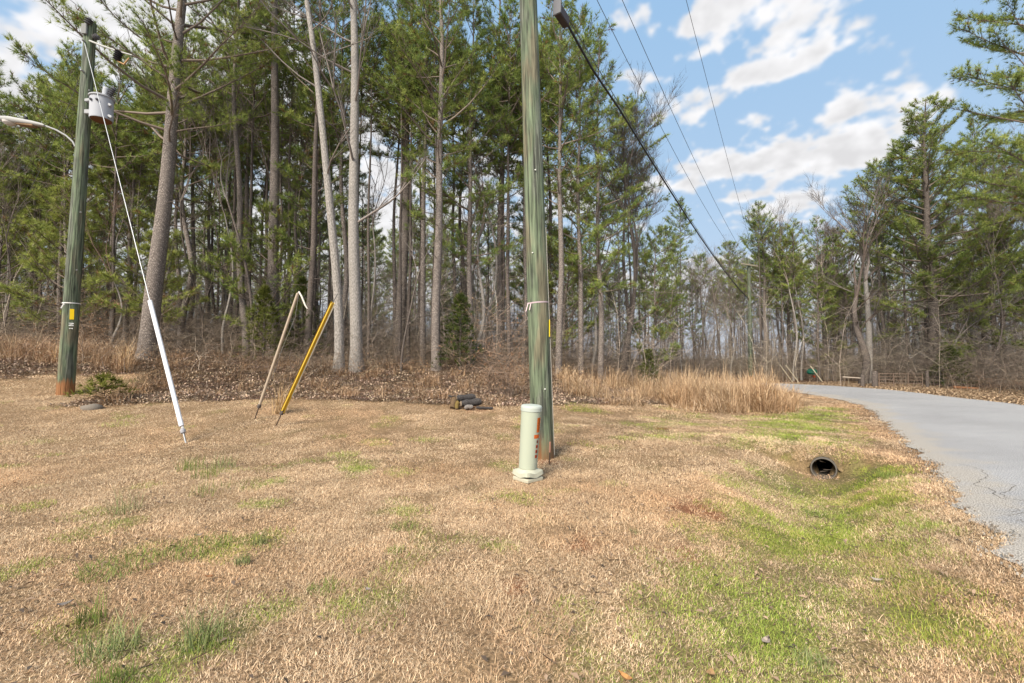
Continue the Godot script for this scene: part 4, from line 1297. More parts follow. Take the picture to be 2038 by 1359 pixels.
func build_wood() -> void:
	var protos: Array = []
	for i in 9:
		protos.append(pine({"seed": 400 + i, "h": [13.5, 14.4, 15.3, 16.2, 13.5, 14.4, 12.3, 8.0, 6.0][i], "r": 0.085 + 0.014 * (i % 3) - (0.02 if i > 6 else 0.0), "lo": [0.6, 0.7, 0.52, 0.74, 0.46, 0.66, 0.36, 0.2, 0.15][i], "spread": 2.1 + 0.3 * (i % 3), "nb": 40 + 5 * (i % 3), "wob": 0.04 + 0.04 * (i % 3), "dens": 4.5, "needle": 1.55, "count": 11, "dead": 26, "sides": 7, "warm": 0.05 + 0.08 * (i % 3), "bark": "pine_bark" if i % 3 else "dark_bark"}))
	var bare: Array = []
	for i in 6:
		bare.append(hardwood({"seed": 450 + i, "h": 10.0 + (i % 3) * 1.5, "r": 0.05 + 0.015 * (i % 4), "fork": 0.55, "depth": 3, "heads": 2, "sidelimbs": 7, "low": 0.2, "wob": 0.25, "sides": 7, "lean": Vector2(0.6 * (i % 3 - 1), 0), "col": Color(0.21, 0.175, 0.155), "bark": "pale_bark" if i % 2 else "dark_bark"}))
	rng.seed = 77
	var spots: Array = []
	var tries := 0
	while spots.size() < 470 and tries < 20000:
		tries += 1
		var far := pow(rng.randf(), 1.5)
		var z := -lerpf(17.0, 62.0, far)
		var u := rf(-1.28, 1.25)
		var x := -z * u
		if off_road(x, z) < 1.3:
			continue
		if x > 0.5 and z > -18.5 - maxf(0, x - 4.0) * 1.2 and x < 16:
			continue
		if x > 6.5 and x < 18 and z > -29.5:
			continue
		if x >= 16 and (z > -25.5 or x < 17.5 - (z + 25) * 0.1):
			if not (x > 24 and z < -20):
				continue
		var ok := true
		for s: Vector2 in spots:
			if s.distance_squared_to(Vector2(x, z)) < (0.5 if z > -30 else 1.2):
				ok = false
				break
		if ok:
			spots.append(Vector2(x, z))
	tries = 0
	var extra := 0
	while extra < 95 and tries < 4000:
		tries += 1
		var z3 := -rf(28.5, 46.0)
		var x3 := rf(0.36, 1.2) * -z3
		if off_road(x3, z3) < 1.3 or (x3 < 24 and z3 > -30) or x3 < 9:
			continue
		spots.append(Vector2(x3, z3))
		extra += 1
	var made := {}
	for s: Vector2 in spots:
		var is_pine := rng.randf() < (0.68 if s.x < 14 else 0.42)
		var k := rng.randi() % (7 if is_pine else bare.size())
		if is_pine and s.x < 9 and rng.randf() < 0.5:
			k = [0, 1, 3, 5][rng.randi() % 4]
		if is_pine and rng.randf() < 0.09:
			k = 7 + rng.randi() % 2
		var key := "%s%d" % ["p" if is_pine else "b", k]
		var size := rf(0.85, 1.12)
		if s.x > 8 and s.y < -30:
			size *= 0.74
		if s.x / -s.y < -0.8:
			size *= 0.78
		var kind: String = ["slender pine", "high-crowned slim pine", "leafy slim pine", "tall slim pine", "bushy-topped slim pine", "thin straight pine", "low-crowned pine", "young bushy pine", "small young pine"][k] if is_pine else ["thin dark trunk", "thin pale trunk", "bare dark trunk", "stout pale trunk", "slight dark trunk", "slight pale trunk"][k]
		var label := zone_label(kind, s.x, s.y)
		var cat := "pine tree" if is_pine else "bare tree"
		var at := on_ground(s.x, s.y)
		var o: Node3D
		if made.has(key):
			o = (made[key] as Node3D).duplicate()
			o.name = numbered("pine_tree" if is_pine else "bare_tree")
			add_child(o)
		else:
			o = tree_node("pine_tree" if is_pine else "bare_tree", protos[k] if is_pine else bare[k], at, label, cat)
			made[key] = o
		o.position = at
		o.rotation.y = rf(0, TAU)
		o.scale = Vector3.ONE * size
		tag(o, label, cat, "slender pines of the wood" if is_pine else "thin bare trunks of the wood")
	# beyond that, woods too far off to tell tree from tree
	var pin := Geo.new()
	for i in 2:
		var src: Dictionary = protos[i * 3]
		var xf: Array = []
		var cols: Array = []
		for j in 110:
			var z2 := -rf(62, 120)
			var u2 := rf(-1.35, 1.35)
			xf.append(Transform3D(Basis(Vector3.UP, rf(0, TAU)).scaled(Vector3.ONE * rf(0.8, 1.05)), on_ground(-z2 * u2, z2)))
			cols.append(Color(1, 1, 1))
		for k: String in ["trunk", "crown"]:
			stuff("far_wood", src[k], xf, cols, "far-off pine wood closing the view behind the trunks", "woods")
	for i in 2:
		var src: Dictionary = bare[i * 2 + 1]
		var xf: Array = []
		var cols: Array = []
		for j in 260:
			var z2 := -rf(40, 110)
			var u2 := rf(-1.35, 1.35)
			if off_road(-z2 * u2, z2) < 1.5:
				continue
			xf.append(Transform3D(Basis(Vector3.UP, rf(0, TAU)).scaled(Vector3(1, rf(0.5, 0.95), 1)), on_ground(-z2 * u2, z2)))
			cols.append(Color(1, 1, 1))
		for k: String in ["trunk", "crown"]:
			stuff("far_bare_wood", src[k], xf, cols, "far-off bare woods seen between the trunks", "woods")

# ---------------------------------------------------------------- smaller things
func build_small_things() -> void:
	var vc := vmat(0.6)
	# telephone pedestal
	var pb := on_ground(0.19, -5.5)
	var t := thing("cable_pedestal", pb, "pale green round cable pedestal with orange warning label at the near pole's foot", "pedestal")
	var tilt := Basis(Vector3.BACK, -0.055) * Basis(Vector3.RIGHT, 0.03)
	var green := Color(0.37, 0.405, 0.325)
	var g := Geo.new()
	g.lathe(Vector3(0, 0.12, 0), [Vector2(0.09, 0.0), Vector2(0.0965, 0.02), Vector2(0.1062, 0.66), Vector2(0.1, 0.665)], 36, green, tilt)
	part("body", g.mesh(vc), t)
	g = Geo.new()
	g.lathe(Vector3(0, 0.12, 0), [Vector2(0.104, 0.655), Vector2(0.112, 0.66), Vector2(0.1125, 0.70), Vector2(0.106, 0.718), Vector2(0.09, 0.724), Vector2(0.0, 0.729)], 36, Color(0.40, 0.44, 0.40), tilt)
	part("cap", g.mesh(vc), t)
	g = Geo.new()
	var yb := Basis(Vector3.UP, 0.72)
	g.box(Vector3(0, 0.018, 0), Vector3(0.235, 0.05, 0.235), Color(0.42, 0.40, 0.31), 0.012, yb)
	part("ground_flange", g.mesh(vc), t)
	g = Geo.new()
	var rings: Array = []
	for lv: Array in [[0.055, 0.13, 0.25], [0.10, 0.126, 0.3], [0.128, 0.095, 0.9], [0.135, 0.09, 1.0]]:
		var row: Array = []
		for k in 41:
			var a := TAU * k / 40.0
			var sq: float = minf(1.35, 1.0 / maxf(absf(cos(a)), absf(sin(a))))
			var bulge: float = lerpf(sq * (1.0 - 0.10 * pow(cos(2 * a), 2.0)), 1.0, lv[2])
			row.append(yb * Vector3(cos(a) * lv[1] * bulge, lv[0] - 0.018 * (1 - lv[2]) * cos(4 * a), -sin(a) * lv[1] * bulge))
		rings.append(row)
	for i in 3:
		for k in 40:
			g.quad(rings[i][k], rings[i + 1][k], rings[i + 1][k + 1], rings[i][k + 1], Color(0.42, 0.425, 0.34))
	part("base_skirt", g.mesh(vc), t)
	g = Geo.new()
	for i in 4:
		var p: Vector3 = (rings[0][35] as Vector3).lerp(rings[3][35], i / 4.0)
		var q: Vector3 = (rings[0][35] as Vector3).lerp(rings[3][35], (i + 1) / 4.0)
		g.tube([p * 1.02, q * 1.02], [0.003, 0.003], 5, Color(0.1, 0.09, 0.08))
	part("seam", g.mesh(vc), t)
	# labels wound round the right-hand side of the body
	var lab := func(called: String, y: float, h: float, a0: float, a1: float, col: Color) -> MeshInstance3D:
		var lg := Geo.new()
		for i in 6:
			var a := lerpf(a0, a1, i / 6.0)
			var b := lerpf(a0, a1, (i + 1) / 6.0)
			var r0 := 0.0980 + 0.0152 * (y - 0.02)
			var r1 := 0.0980 + 0.0152 * (y + h - 0.02)
			lg.quad(Vector3(0, 0.12, 0) + tilt * Vector3(sin(a) * r0, y, cos(a) * r0), Vector3(0, 0.12, 0) + tilt * Vector3(sin(a) * r1, y + h, cos(a) * r1), Vector3(0, 0.12, 0) + tilt * Vector3(sin(b) * r1, y + h, cos(b) * r1), Vector3(0, 0.12, 0) + tilt * Vector3(sin(b) * r0, y, cos(b) * r0), col)
		return part(called, lg.mesh(vc), t)
	var org := Color(0.56, 0.13, 0.02)
	var l1: MeshInstance3D = lab.call("warning_label", 0.43, 0.165, 0.66, 1.15, org)
	l1.set_meta("label", "tall orange warning label")
	var l2: MeshInstance3D = lab.call("warning_label", 0.365, 0.042, 0.4, 1.1, Color(0.50, 0.11, 0.025))
	l2.set_meta("label", "wide orange label")
	for i in 4:
		lab.call("number_sticker", 0.31 - i * 0.055, 0.036, [0.86, 0.7, 0.68, 0.66][i], [1.0, 1.02, 1.0, 1.0][i], Color(0.42, 0.06, 0.02))
	var mk := Geo.new()
	for i in 12:
		var y := 0.445 + 0.0125 * i
		var a := 0.9 + (0.06 if i % 3 == 0 else -0.03)
		var r := 0.0992 + 0.0152 * y
		mk.box(Vector3(0, 0.12, 0) + tilt * Vector3(sin(a) * r, y, cos(a) * r), Vector3(0.03 if i % 2 else 0.018, 0.004, 0.001), Color(0.10, 0.03, 0.015), 0.0003, Basis(Vector3.UP, a))
	for i in 4:
		var y2 := 0.328 - i * 0.055
		for a: float in [0.77, 0.9]:
			var r := 0.0995 + 0.0152 * y2
			mk.box(Vector3(0, 0.12, 0) + tilt * Vector3(sin(a) * r, y2, cos(a) * r), Vector3(0.005, 0.024, 0.001), Color(0.08, 0.02, 0.015), 0.0003, Basis(Vector3.UP, a))
	part("label_print", mk.mesh(vc), t)
	t.scale = Vector3(1.14, 1.06, 1.14)

	# rusty stake by the pole
	t = thing("marker_stake", on_ground(0.50, -6.18), "short rusty stake with pinkish tip in front of the near pole", "stake")
	part("rod", bar(Vector3(0, -0.1, 0), Vector3(0.012, 0.24, 0), 0.009, 8, M.rust), t)
	part("tip", bar(Vector3(0.011, 0.17, 0), Vector3(0.014, 0.31, 0), 0.012, 8, mat(lin(0.42, 0.21, 0.14), 0.8)), t)

	# culvert
	var cdir := (DITCH_B - DITCH_A).normalized()
	var cx := DITCH_B + cdir * -0.22
	t = thing("culvert_pipe", Vector3(cx.x, -0.23, cx.y), "concrete culvert pipe mouth in the grassy ditch bank", "culvert")
	var axis := Vector3(cdir.x, -0.03, cdir.y)
	var cq := Basis(Quaternion(Vector3.UP, axis.normalized()))
	g = Geo.new()
	g.lathe(Vector3.ZERO, [Vector2(0.152, 5.2), Vector2(0.152, 0.0), Vector2(0.157, -0.012), Vector2(0.17, -0.012), Vector2(0.176, 0.0), Vector2(0.176, 5.2)], 40, Color(0.25, 0.225, 0.195), cq)
	var cm := vmat(0.95)
	speckle(cm, 61, 0.12, 0.45, 3.0, 4.0)
	part("pipe", g.mesh(cm), t)
	g = Geo.new()
	g.lathe(axis * 5.0, [Vector2(0.0, 0.0), Vector2(0.155, 0.0)], 24, Color(0.26, 0.17, 0.10), cq)
	part("silt_plug", g.mesh(vc), t)
	rng.seed = 62
	g = Geo.new()
	for i in 7:
		var p := Vector3(rf(-0.14, 0.14), rf(-0.16, -0.02), 0.02)
		g.twig(p + axis * 0.25, p + Vector3(rf(-0.25, 0.25), rf(-0.06, 0.12), rf(-0.05, 0.1)), 0.006, Color(0.30, 0.25, 0.2))
	var tw := part("twig_tangle", g.mesh(M.wood), self)
	tw.name = numbered("twig_tangle")
	tw.position = Vector3(cx.x, -0.25, cx.y)
	tag(tw, "few dry twigs caught in the culvert mouth", "twigs")
	# earth and turf heaped over the pipe
	g = Geo.new()
	var across := Vector2(-cdir.y, cdir.x)
	var over := func(a: float, b: float) -> Vector3:
		var q := DITCH_B + cdir * b + across * a
		var top := plain(q.x, q.y) - 0.008 - 0.03 * pow(absf(a) / 0.45, 4.0)
		var hug := -0.23 + sqrt(maxf(0.0, 0.182 * 0.182 - a * a)) - 0.6 * maxf(0.0, absf(a) - 0.182)
		return Vector3(q.x, lerpf(hug, top, smooth(-0.17, 0.12, b)), q.y)
	for i in 14:
		for j in 14:
			var a0 := lerpf(-0.45, 0.45, i / 14.0)
			var a1 := lerpf(-0.45, 0.45, (i + 1) / 14.0)
			var b0 := -0.16 + 1.8 * j / 14.0
			var b1 := -0.16 + 1.8 * (j + 1) / 14.0
			g.quad(over.call(a0, b0), over.call(a0, b1), over.call(a1, b1), over.call(a1, b0), Color(0.33, 0.24, 0.13))
	var bank := part("culvert_bank", g.mesh(M.ground), self)
	tag(bank, "", "", "", "structure")

	# logs
	var rough := bark(lin(0.17, 0.155, 0.15), 64, 0.05, true, 0.35, 9.0)
	var lg := on_ground(-1.18, -10.9)
	var logs: Array = [
		["log", Vector3(-0.20, 0.30, 0.10), Vector3(0.36, 0.33, -0.28), 0.125, rough, "grey-barked log on top of the small log pile"],
		["log", Vector3(-0.02, 0.17, 0.30), Vector3(0.58, 0.20, -0.02), 0.12, rough, "grey-barked log in the middle of the log pile"],
		["log", Vector3(-0.30, 0.0, 0.26), Vector3(-0.26, 0.36, 0.10), 0.10, bark(lin(0.22, 0.15, 0.09), 65, 0.06, false, 0.4, 8.0), "upright split brown log at the left of the pile"],
		["log", Vector3(-0.16, 0.0, 0.34), Vector3(-0.13, 0.24, 0.22), 0.07, bark(lin(0.28, 0.20, 0.07), 66, 0.06, false, 0.4, 8.0), "short mossy upright log stub at the pile's front"],
		["log", Vector3(0.12, 0.06, 0.40), Vector3(0.34, 0.07, 0.36), 0.075, bark(lin(0.30, 0.27, 0.25), 67, 0.06, false, 0.5, 8.0), "small sawn grey block lying in front of the pile"],
		["log", Vector3(0.46, 0.03, 0.30), Vector3(1.0, 0.01, 0.12), 0.045, rough, "thin dark branch lying right of the log pile"],
		["log", Vector3(-0.46, 0.40, 0.12), Vector3(-0.20, 0.36, 0.02), 0.035, rough, "broken dark branch stub sticking out left of the pile"],
	]
	rng.seed = 68
	for l: Array in logs:
		var tt := thing("log", lg, l[5], "log", "log pile")
		var lgm := Geo.new()
		var pts: Array = []
		var rr: Array = []
		for i in 8:
			var q := i / 7.0
			pts.append((l[1] as Vector3).lerp(l[2], q) + Vector3(rf(-1, 1), rf(-1, 1), rf(-1, 1)) * 0.012)
			rr.append(l[3] * rf(0.9, 1.08) * (0.8 if i == 0 or i == 7 else 1.0))
		lgm.tube(pts, rr, 14, Color.WHITE, 2.0, 2.0, false)
		tt.scale = Vector3.ONE * 0.72
		part("bark", lgm.mesh(l[4]), tt)
		for e: int in [0, 7]:
			var ce := Geo.new()
			var dd: Vector3 = ((pts[7] as Vector3) - pts[0]).normalized() * (1.0 if e == 7 else -1.0)
			ce.lathe(pts[e], [Vector2(rr[e] * 0.99, -0.003), Vector2(rr[e] * 0.5, 0.004), Vector2(0, 0.005)], 14, Color(0.27, 0.21, 0.15), Basis(Quaternion(Vector3.UP, dd)))
			part("cut_end", ce.mesh(M.wood), tt)

	# grey stone at the edge of the leaves
	g = Geo.new()
	var sp := SphereMesh.new()
	sp.radial_segments = 20
	sp.rings = 10
	var sa := sp.get_mesh_arrays()
	var sv: PackedVector3Array = sa[Mesh.ARRAY_VERTEX]
	for i in sv.size():
		var q := sv[i] * (1 + 0.25 * noise_b.get_noise_3d(sv[i].x * 4, sv[i].y * 4, sv[i].z * 4))
		sv[i] = Vector3(q.x * 0.44, q.y * 0.20, q.z * 0.34)
	g.v = sv
	g.n = sa[Mesh.ARRAY_NORMAL]
	g.uv = sa[Mesh.ARRAY_TEX_UV]
	g.ix = sa[Mesh.ARRAY_INDEX]
	for i in sv.size():
		g.c.append(Color(0.36, 0.31, 0.26))
	var stone := part("stone", g.mesh(cm), self)
	stone.position = on_ground(-8.95, -9.75)
	tag(stone, "flat pale stone at the edge of the leaves right of the left pole", "stone")

	# field gate, posts and the odds and ends across the road
	var gw := mat(lin(0.17, 0.12, 0.09), 0.9)
	t = thing("field_gate", Vector3(18.1, 0.0, -22.55), "weathered wooden bar gate across the road between two posts", "gate")
	var gd := Vector3(0.62, 0, 1.05)
	gd = Vector3(1.55, 0.0, 0.75)
	for i in 5:
		var y := 0.10 + i * 0.15
		var lg2 := Geo.new()
		lg2.box(gd * 0.5 + Vector3(0, y, 0), Vector3(gd.length(), 0.026, 0.025), Color.WHITE, 0.004, Basis(Vector3.UP, -atan2(gd.z, gd.x)))
		part("rail", lg2.mesh(gw), t)
	for q: float in [0.02, 0.35, 0.68, 0.98]:
		part("upright", bar(gd * q + Vector3(0, 0.04, 0.02), gd * q + Vector3(0, 0.74, 0.02), 0.018, 6, gw), t)
	for s: Array in [[Vector3(17.98, 0, -22.6), 0.13, 0.8, "dark wooden gate post at the left end of the gate"], [Vector3(19.78, 0, -21.72), 0.07, 0.85, "reddish gate post at the right end of the gate"], [Vector3(17.6, 0, -22.9), 0.09, 0.6, "short grey post left of the gate post"]]:
		t = thing("gate_post", s[0], s[3], "post", "gate posts")
		var pg := Geo.new()
		pg.tube([Vector3(0, -0.2, 0), Vector3(0.01, s[2], 0), Vector3(0.01, s[2] + 0.03, 0)], [s[1], s[1] * 0.95, s[1] * 0.7], 10, Color.WHITE, 1, 1, true)
		part("shaft", pg.mesh(M.dark_bark), t)
	t = thing("fence_rail", Vector3(16.9, 0.5, -23.3), "broken pale rail beside the left gate posts", "rail")
	part("board", bar(Vector3.ZERO, Vector3(0.72, -0.05, 0.4), 0.035, 7, mat(lin(0.3, 0.25, 0.2), 0.9)), t)
	t = thing("fallen_log", on_ground(20.3, -21.0), "short rusty-brown log lying on the verge right of the gate", "log")
	part("bark", bar(Vector3(0, 0.12, 0), Vector3(0.8, 0.05, 0.35), 0.08, 9, mat(lin(0.24, 0.11, 0.05), 0.9)), t)
	t = thing("hanging_bucket", Vector3(17.78, 0.50, -27.0), "dark green upturned bucket by the far guy guards", "bucket")
	g = Geo.new()
	g.lathe(Vector3.ZERO, [Vector2(0.0, 0.0), Vector2(0.22, 0.0), Vector2(0.28, 0.08), Vector2(0.27, 0.22), Vector2(0.17, 0.31), Vector2(0.0, 0.33)], 20, Color(0.012, 0.085, 0.055))
	part("tub", g.mesh(vmat(0.35)), t)
	part("stake", bar(Vector3(0.05, -0.5, 0), Vector3(0.05, 0.05, 0), 0.02, 7, M.rust), t)
	g = Geo.new()
	g.box(Vector3(0.08, -0.12, 0.06), Vector3(0.16, 0.10, 0.02), Color(0.38, 0.07, 0.03), 0.004, Basis(Vector3.BACK, -0.6))
	part("tag", g.mesh(vc), t, "red tag below the bucket")

	# the brown-leaved bush beside the near pole, and seedlings in the leaves
	t = thing("leafy_bush", on_ground(-0.32, -12.3), "twiggy bush with reddish dead leaves left of the near pole", "bush")
	part("stems", brush(501, 3.0, 1.9, 34, Color(0.34, 0.25, 0.19), 3, 0.25, 0.55, 9), t)
	t = thing("leafy_bush", on_ground(-14.3, -15.2), "brown-leaved bush between the left pole and the largest pine", "bush")
	part("stems", brush(502, 2.8, 2.0, 30, Color(0.26, 0.18, 0.12), 4, 0.35, 0.5, 9), t)
	t = thing("leafy_bush", on_ground(-9.2, -10.3), "low yellow-green bush right of the left pole's foot", "bush")
	var yg := cedar(503, 0.6, 0.6, 0.9, 90)
	part("foliage", yg.crown, t)
	var sap: Array = [brush(511, 1.15, 0.35, 4, Color(0.13, 0.095, 0.07), 1), brush(512, 0.9, 0.6, 7, Color(0.22, 0.16, 0.10), 1), brush(513, 1.0, 0.5, 5, Color(0.16, 0.12, 0.085), 0)]
	rng.seed = 520
	for i in 26:
		var x := rf(-9.8, -4.2) if i < 20 else rf(-3.6, -0.6)
		var z := -10.7 - 0.1 * (x + 9.0) - rf(0.0, 2.6) - maxf(0, (x + 6.5)) * 0.3
		t = thing("seedling", on_ground(x, z), "bare knee-high seedling among the fallen leaves between left pole and yellow guard" if i < 20 else "bare seedling among the leaves beside the log pile", "seedling", "seedlings by the guards" if i < 20 else "seedlings by the log pile")
		part("stems", sap[i % 3], t)
		t.rotation.y = rf(0, TAU)
		t.scale = Vector3.ONE * rf(0.6, 1.1)

	# single tufts of tall pale grass
	var dry: Array = [Color(0.52, 0.37, 0.20), Color(0.60, 0.45, 0.27), Color(0.45, 0.30, 0.16)]
	for s: Array in [[Vector2(-11.2, -13.2), 0.95, "upright straw-coloured grass tuft between left pole and largest pine"], [Vector2(-4.95, -9.75), 0.75, "straw-coloured grass tuft between the brown and yellow guards"], [Vector2(-13.3, -13.4), 0.8, "straw grass tuft just left of the left pole"]]:
		rng.seed = int(s[1] * 1000)
		g = Geo.new()
		blades(g, 60, 0.14, s[1] * 0.6, s[1] * 1.15, 0.008, 0.3, dry)
		t = thing("grass_tuft", on_ground(s[0].x, s[0].y), s[2], "grass tuft", "pale grass tufts")
		part("blades", g.mesh(M.dry), t)
	# green tufts pushing through the lawn
	var gg: Array = [Color(0.13, 0.19, 0.04), Color(0.19, 0.25, 0.055), Color(0.11, 0.16, 0.04), Color(0.24, 0.25, 0.08)]
	var blue: Array = [Color(0.16, 0.20, 0.075), Color(0.22, 0.26, 0.11), Color(0.13, 0.17, 0.06), Color(0.28, 0.28, 0.13)]
	var tf: Array = [
		[-4.13, -5.89, 0.16, 0.22, 60, 0.2, gg, "dark green tuft in the lawn, farthest left of the upright ones"], [-3.82, -6.02, 0.18, 0.22, 60, 0.25, blue, "pair-leading upright tuft beyond the lawn's dark patches"], [-3.70, -5.55, 0.16, 0.24, 50, 0.2, gg, "upright tuft just in front of the pair's leader"], [-3.25, -4.95, 0.2, 0.16, 60, 0.35, gg, "broad low green tuft in the middle of the left lawn"],
		[-3.65, -4.35, 0.14, 0.24, 50, 0.25, blue, "thin grey-green tuft above the strip of green"], [-3.44, -3.93, 0.26, 0.07, 70, 0.6, gg, "thin strip of low green grass on the left lawn"], [-2.42, -3.54, 0.24, 0.10, 210, 0.6, gg, "bright green patch, right one of two on the left lawn"], [-2.76, -3.25, 0.24, 0.11, 190, 0.6, gg, "bright green patch, left one of two on the left lawn"],
		[-1.98, -3.63, 0.05, 0.15, 30, 0.15, blue, "narrow upright tuft right of the green patches"], [-1.92, -3.29, 0.05, 0.09, 40, 0.25, blue, "tiny dense tuft right of the green patches"], [-1.2, -2.95, 0.1, 0.07, 70, 0.6, gg, "small dark green patch left of the picture's middle"], [-0.94, -4.02, 0.12, 0.07, 70, 0.6, gg, "small green patch below the pedestal's left"], [-0.89, -3.5, 0.07, 0.07, 40, 0.5, gg, "little green sprig in the middle of the lawn"],
		[-1.62, -2.42, 0.11, 0.24, 65, 0.35, blue, "largest wispy grey-green tuft in the left foreground"], [-2.02, -2.33, 0.12, 0.2, 80, 0.4, blue, "wispy tuft near the lower left corner"], [-2.35, -2.59, 0.07, 0.2, 40, 0.25, gg, "tall green sprig above the lower left corner"], [-1.82, -2.13, 0.08, 0.12, 50, 0.4, gg, "tuft cut by the bottom edge at the left"], [1.05, -3.95, 0.05, 0.05, 26, 0.9, blue, "small blue-green rosette weed right of the clay patch"],
		[1.58, -2.45, 0.09, 0.09, 60, 0.5, blue, "dark blue-green tuft low on the ditch's left bank"], [5.0, -6.05, 0.15, 0.12, 110, 0.5, gg, "bright green tuft near the road below the culvert"], [3.4, -5.2, 0.14, 0.1, 80, 0.6, gg, "bright green tuft in the ditch bottom"]]
	for s: Array in tf:
		rng.seed = int(absf(s[0]) * 1000 + absf(s[1]) * 77)
		g = Geo.new()
		blades(g, int(s[4] * (3.2 if s[3] < 0.13 else 1.9)), s[2], s[3] * 0.3, s[3] * 1.15, 0.002, s[5] + 0.1, s[6])
		t = thing("green_tuft", on_ground(s[0], s[1]), s[7], "grass tuft", "green tufts in the lawn")
		part("blades", g.mesh(M.grass), t)
	# dead leaves on the lawn that can be told one by one
	var lv: Array = [[-2.63, -2.73, 0.075, Color(0.17, 0.15, 0.135), "grey curled leaf on the lawn near the lower left corner"], [0.54, -2.22, 0.07, Color(0.36, 0.19, 0.075), "orange-brown leaf near the bottom edge, right of centre"], [-2.0, -3.05, 0.05, Color(0.28, 0.14, 0.07), "brown leaf beside the tiny dense tuft"], [-2.55, -3.75, 0.06, Color(0.24, 0.2, 0.165), "pale leaf at the edge of the right green patch"], [1.42, -2.6, 0.07, Color(0.29, 0.24, 0.2), "pale leaf in the ditch grass"], [0.98, -2.3, 0.07, Color(0.32, 0.2, 0.1), "tan leaf at the foot of the ditch bank"], [2.6, -3.3, 0.07, Color(0.31, 0.27, 0.235), "bleached leaf in the middle of the ditch"], [-3.1, -6.0, 0.06, Color(0.26, 0.15, 0.08), "brown leaf beyond the upright tufts"], [-0.9, -2.9, 0.05, Color(0.22, 0.19, 0.17), "grey leaf left of the picture's middle"]]
	for s: Array in lv:
		rng.seed = int(absf(s[0]) * 900)
		g = Geo.new()
		var L: float = s[2]
		var mid: Array = []
		for i in 6:
			var q := i / 5.0
			mid.append([Vector3((q - 0.5) * L, 0.012 + 0.35 * L * pow(q - 0.4, 2) * 2, 0), sin(PI * clampf(q * 0.95 + 0.03, 0, 1)) * L * 0.3])
		for i in 5:
			for sgn: float in [-1.0, 1.0]:
				var a: Vector3 = mid[i][0]
				var b: Vector3 = mid[i + 1][0]
				g.quad(a, b, b + Vector3(0, L * 0.1, sgn * mid[i + 1][1]), a + Vector3(0, L * 0.1, sgn * mid[i][1]), shade(s[3], rf(0.8, 1.2)))
		var o := part(numbered("dead_leaf"), g.mesh(M.dry), self)
		o.position = on_ground(s[0], s[1]) + Vector3(0, 0.012, 0)
		o.rotation.y = rf(0, TAU)
		tag(o, s[4], "leaf", "single leaves on the lawn")

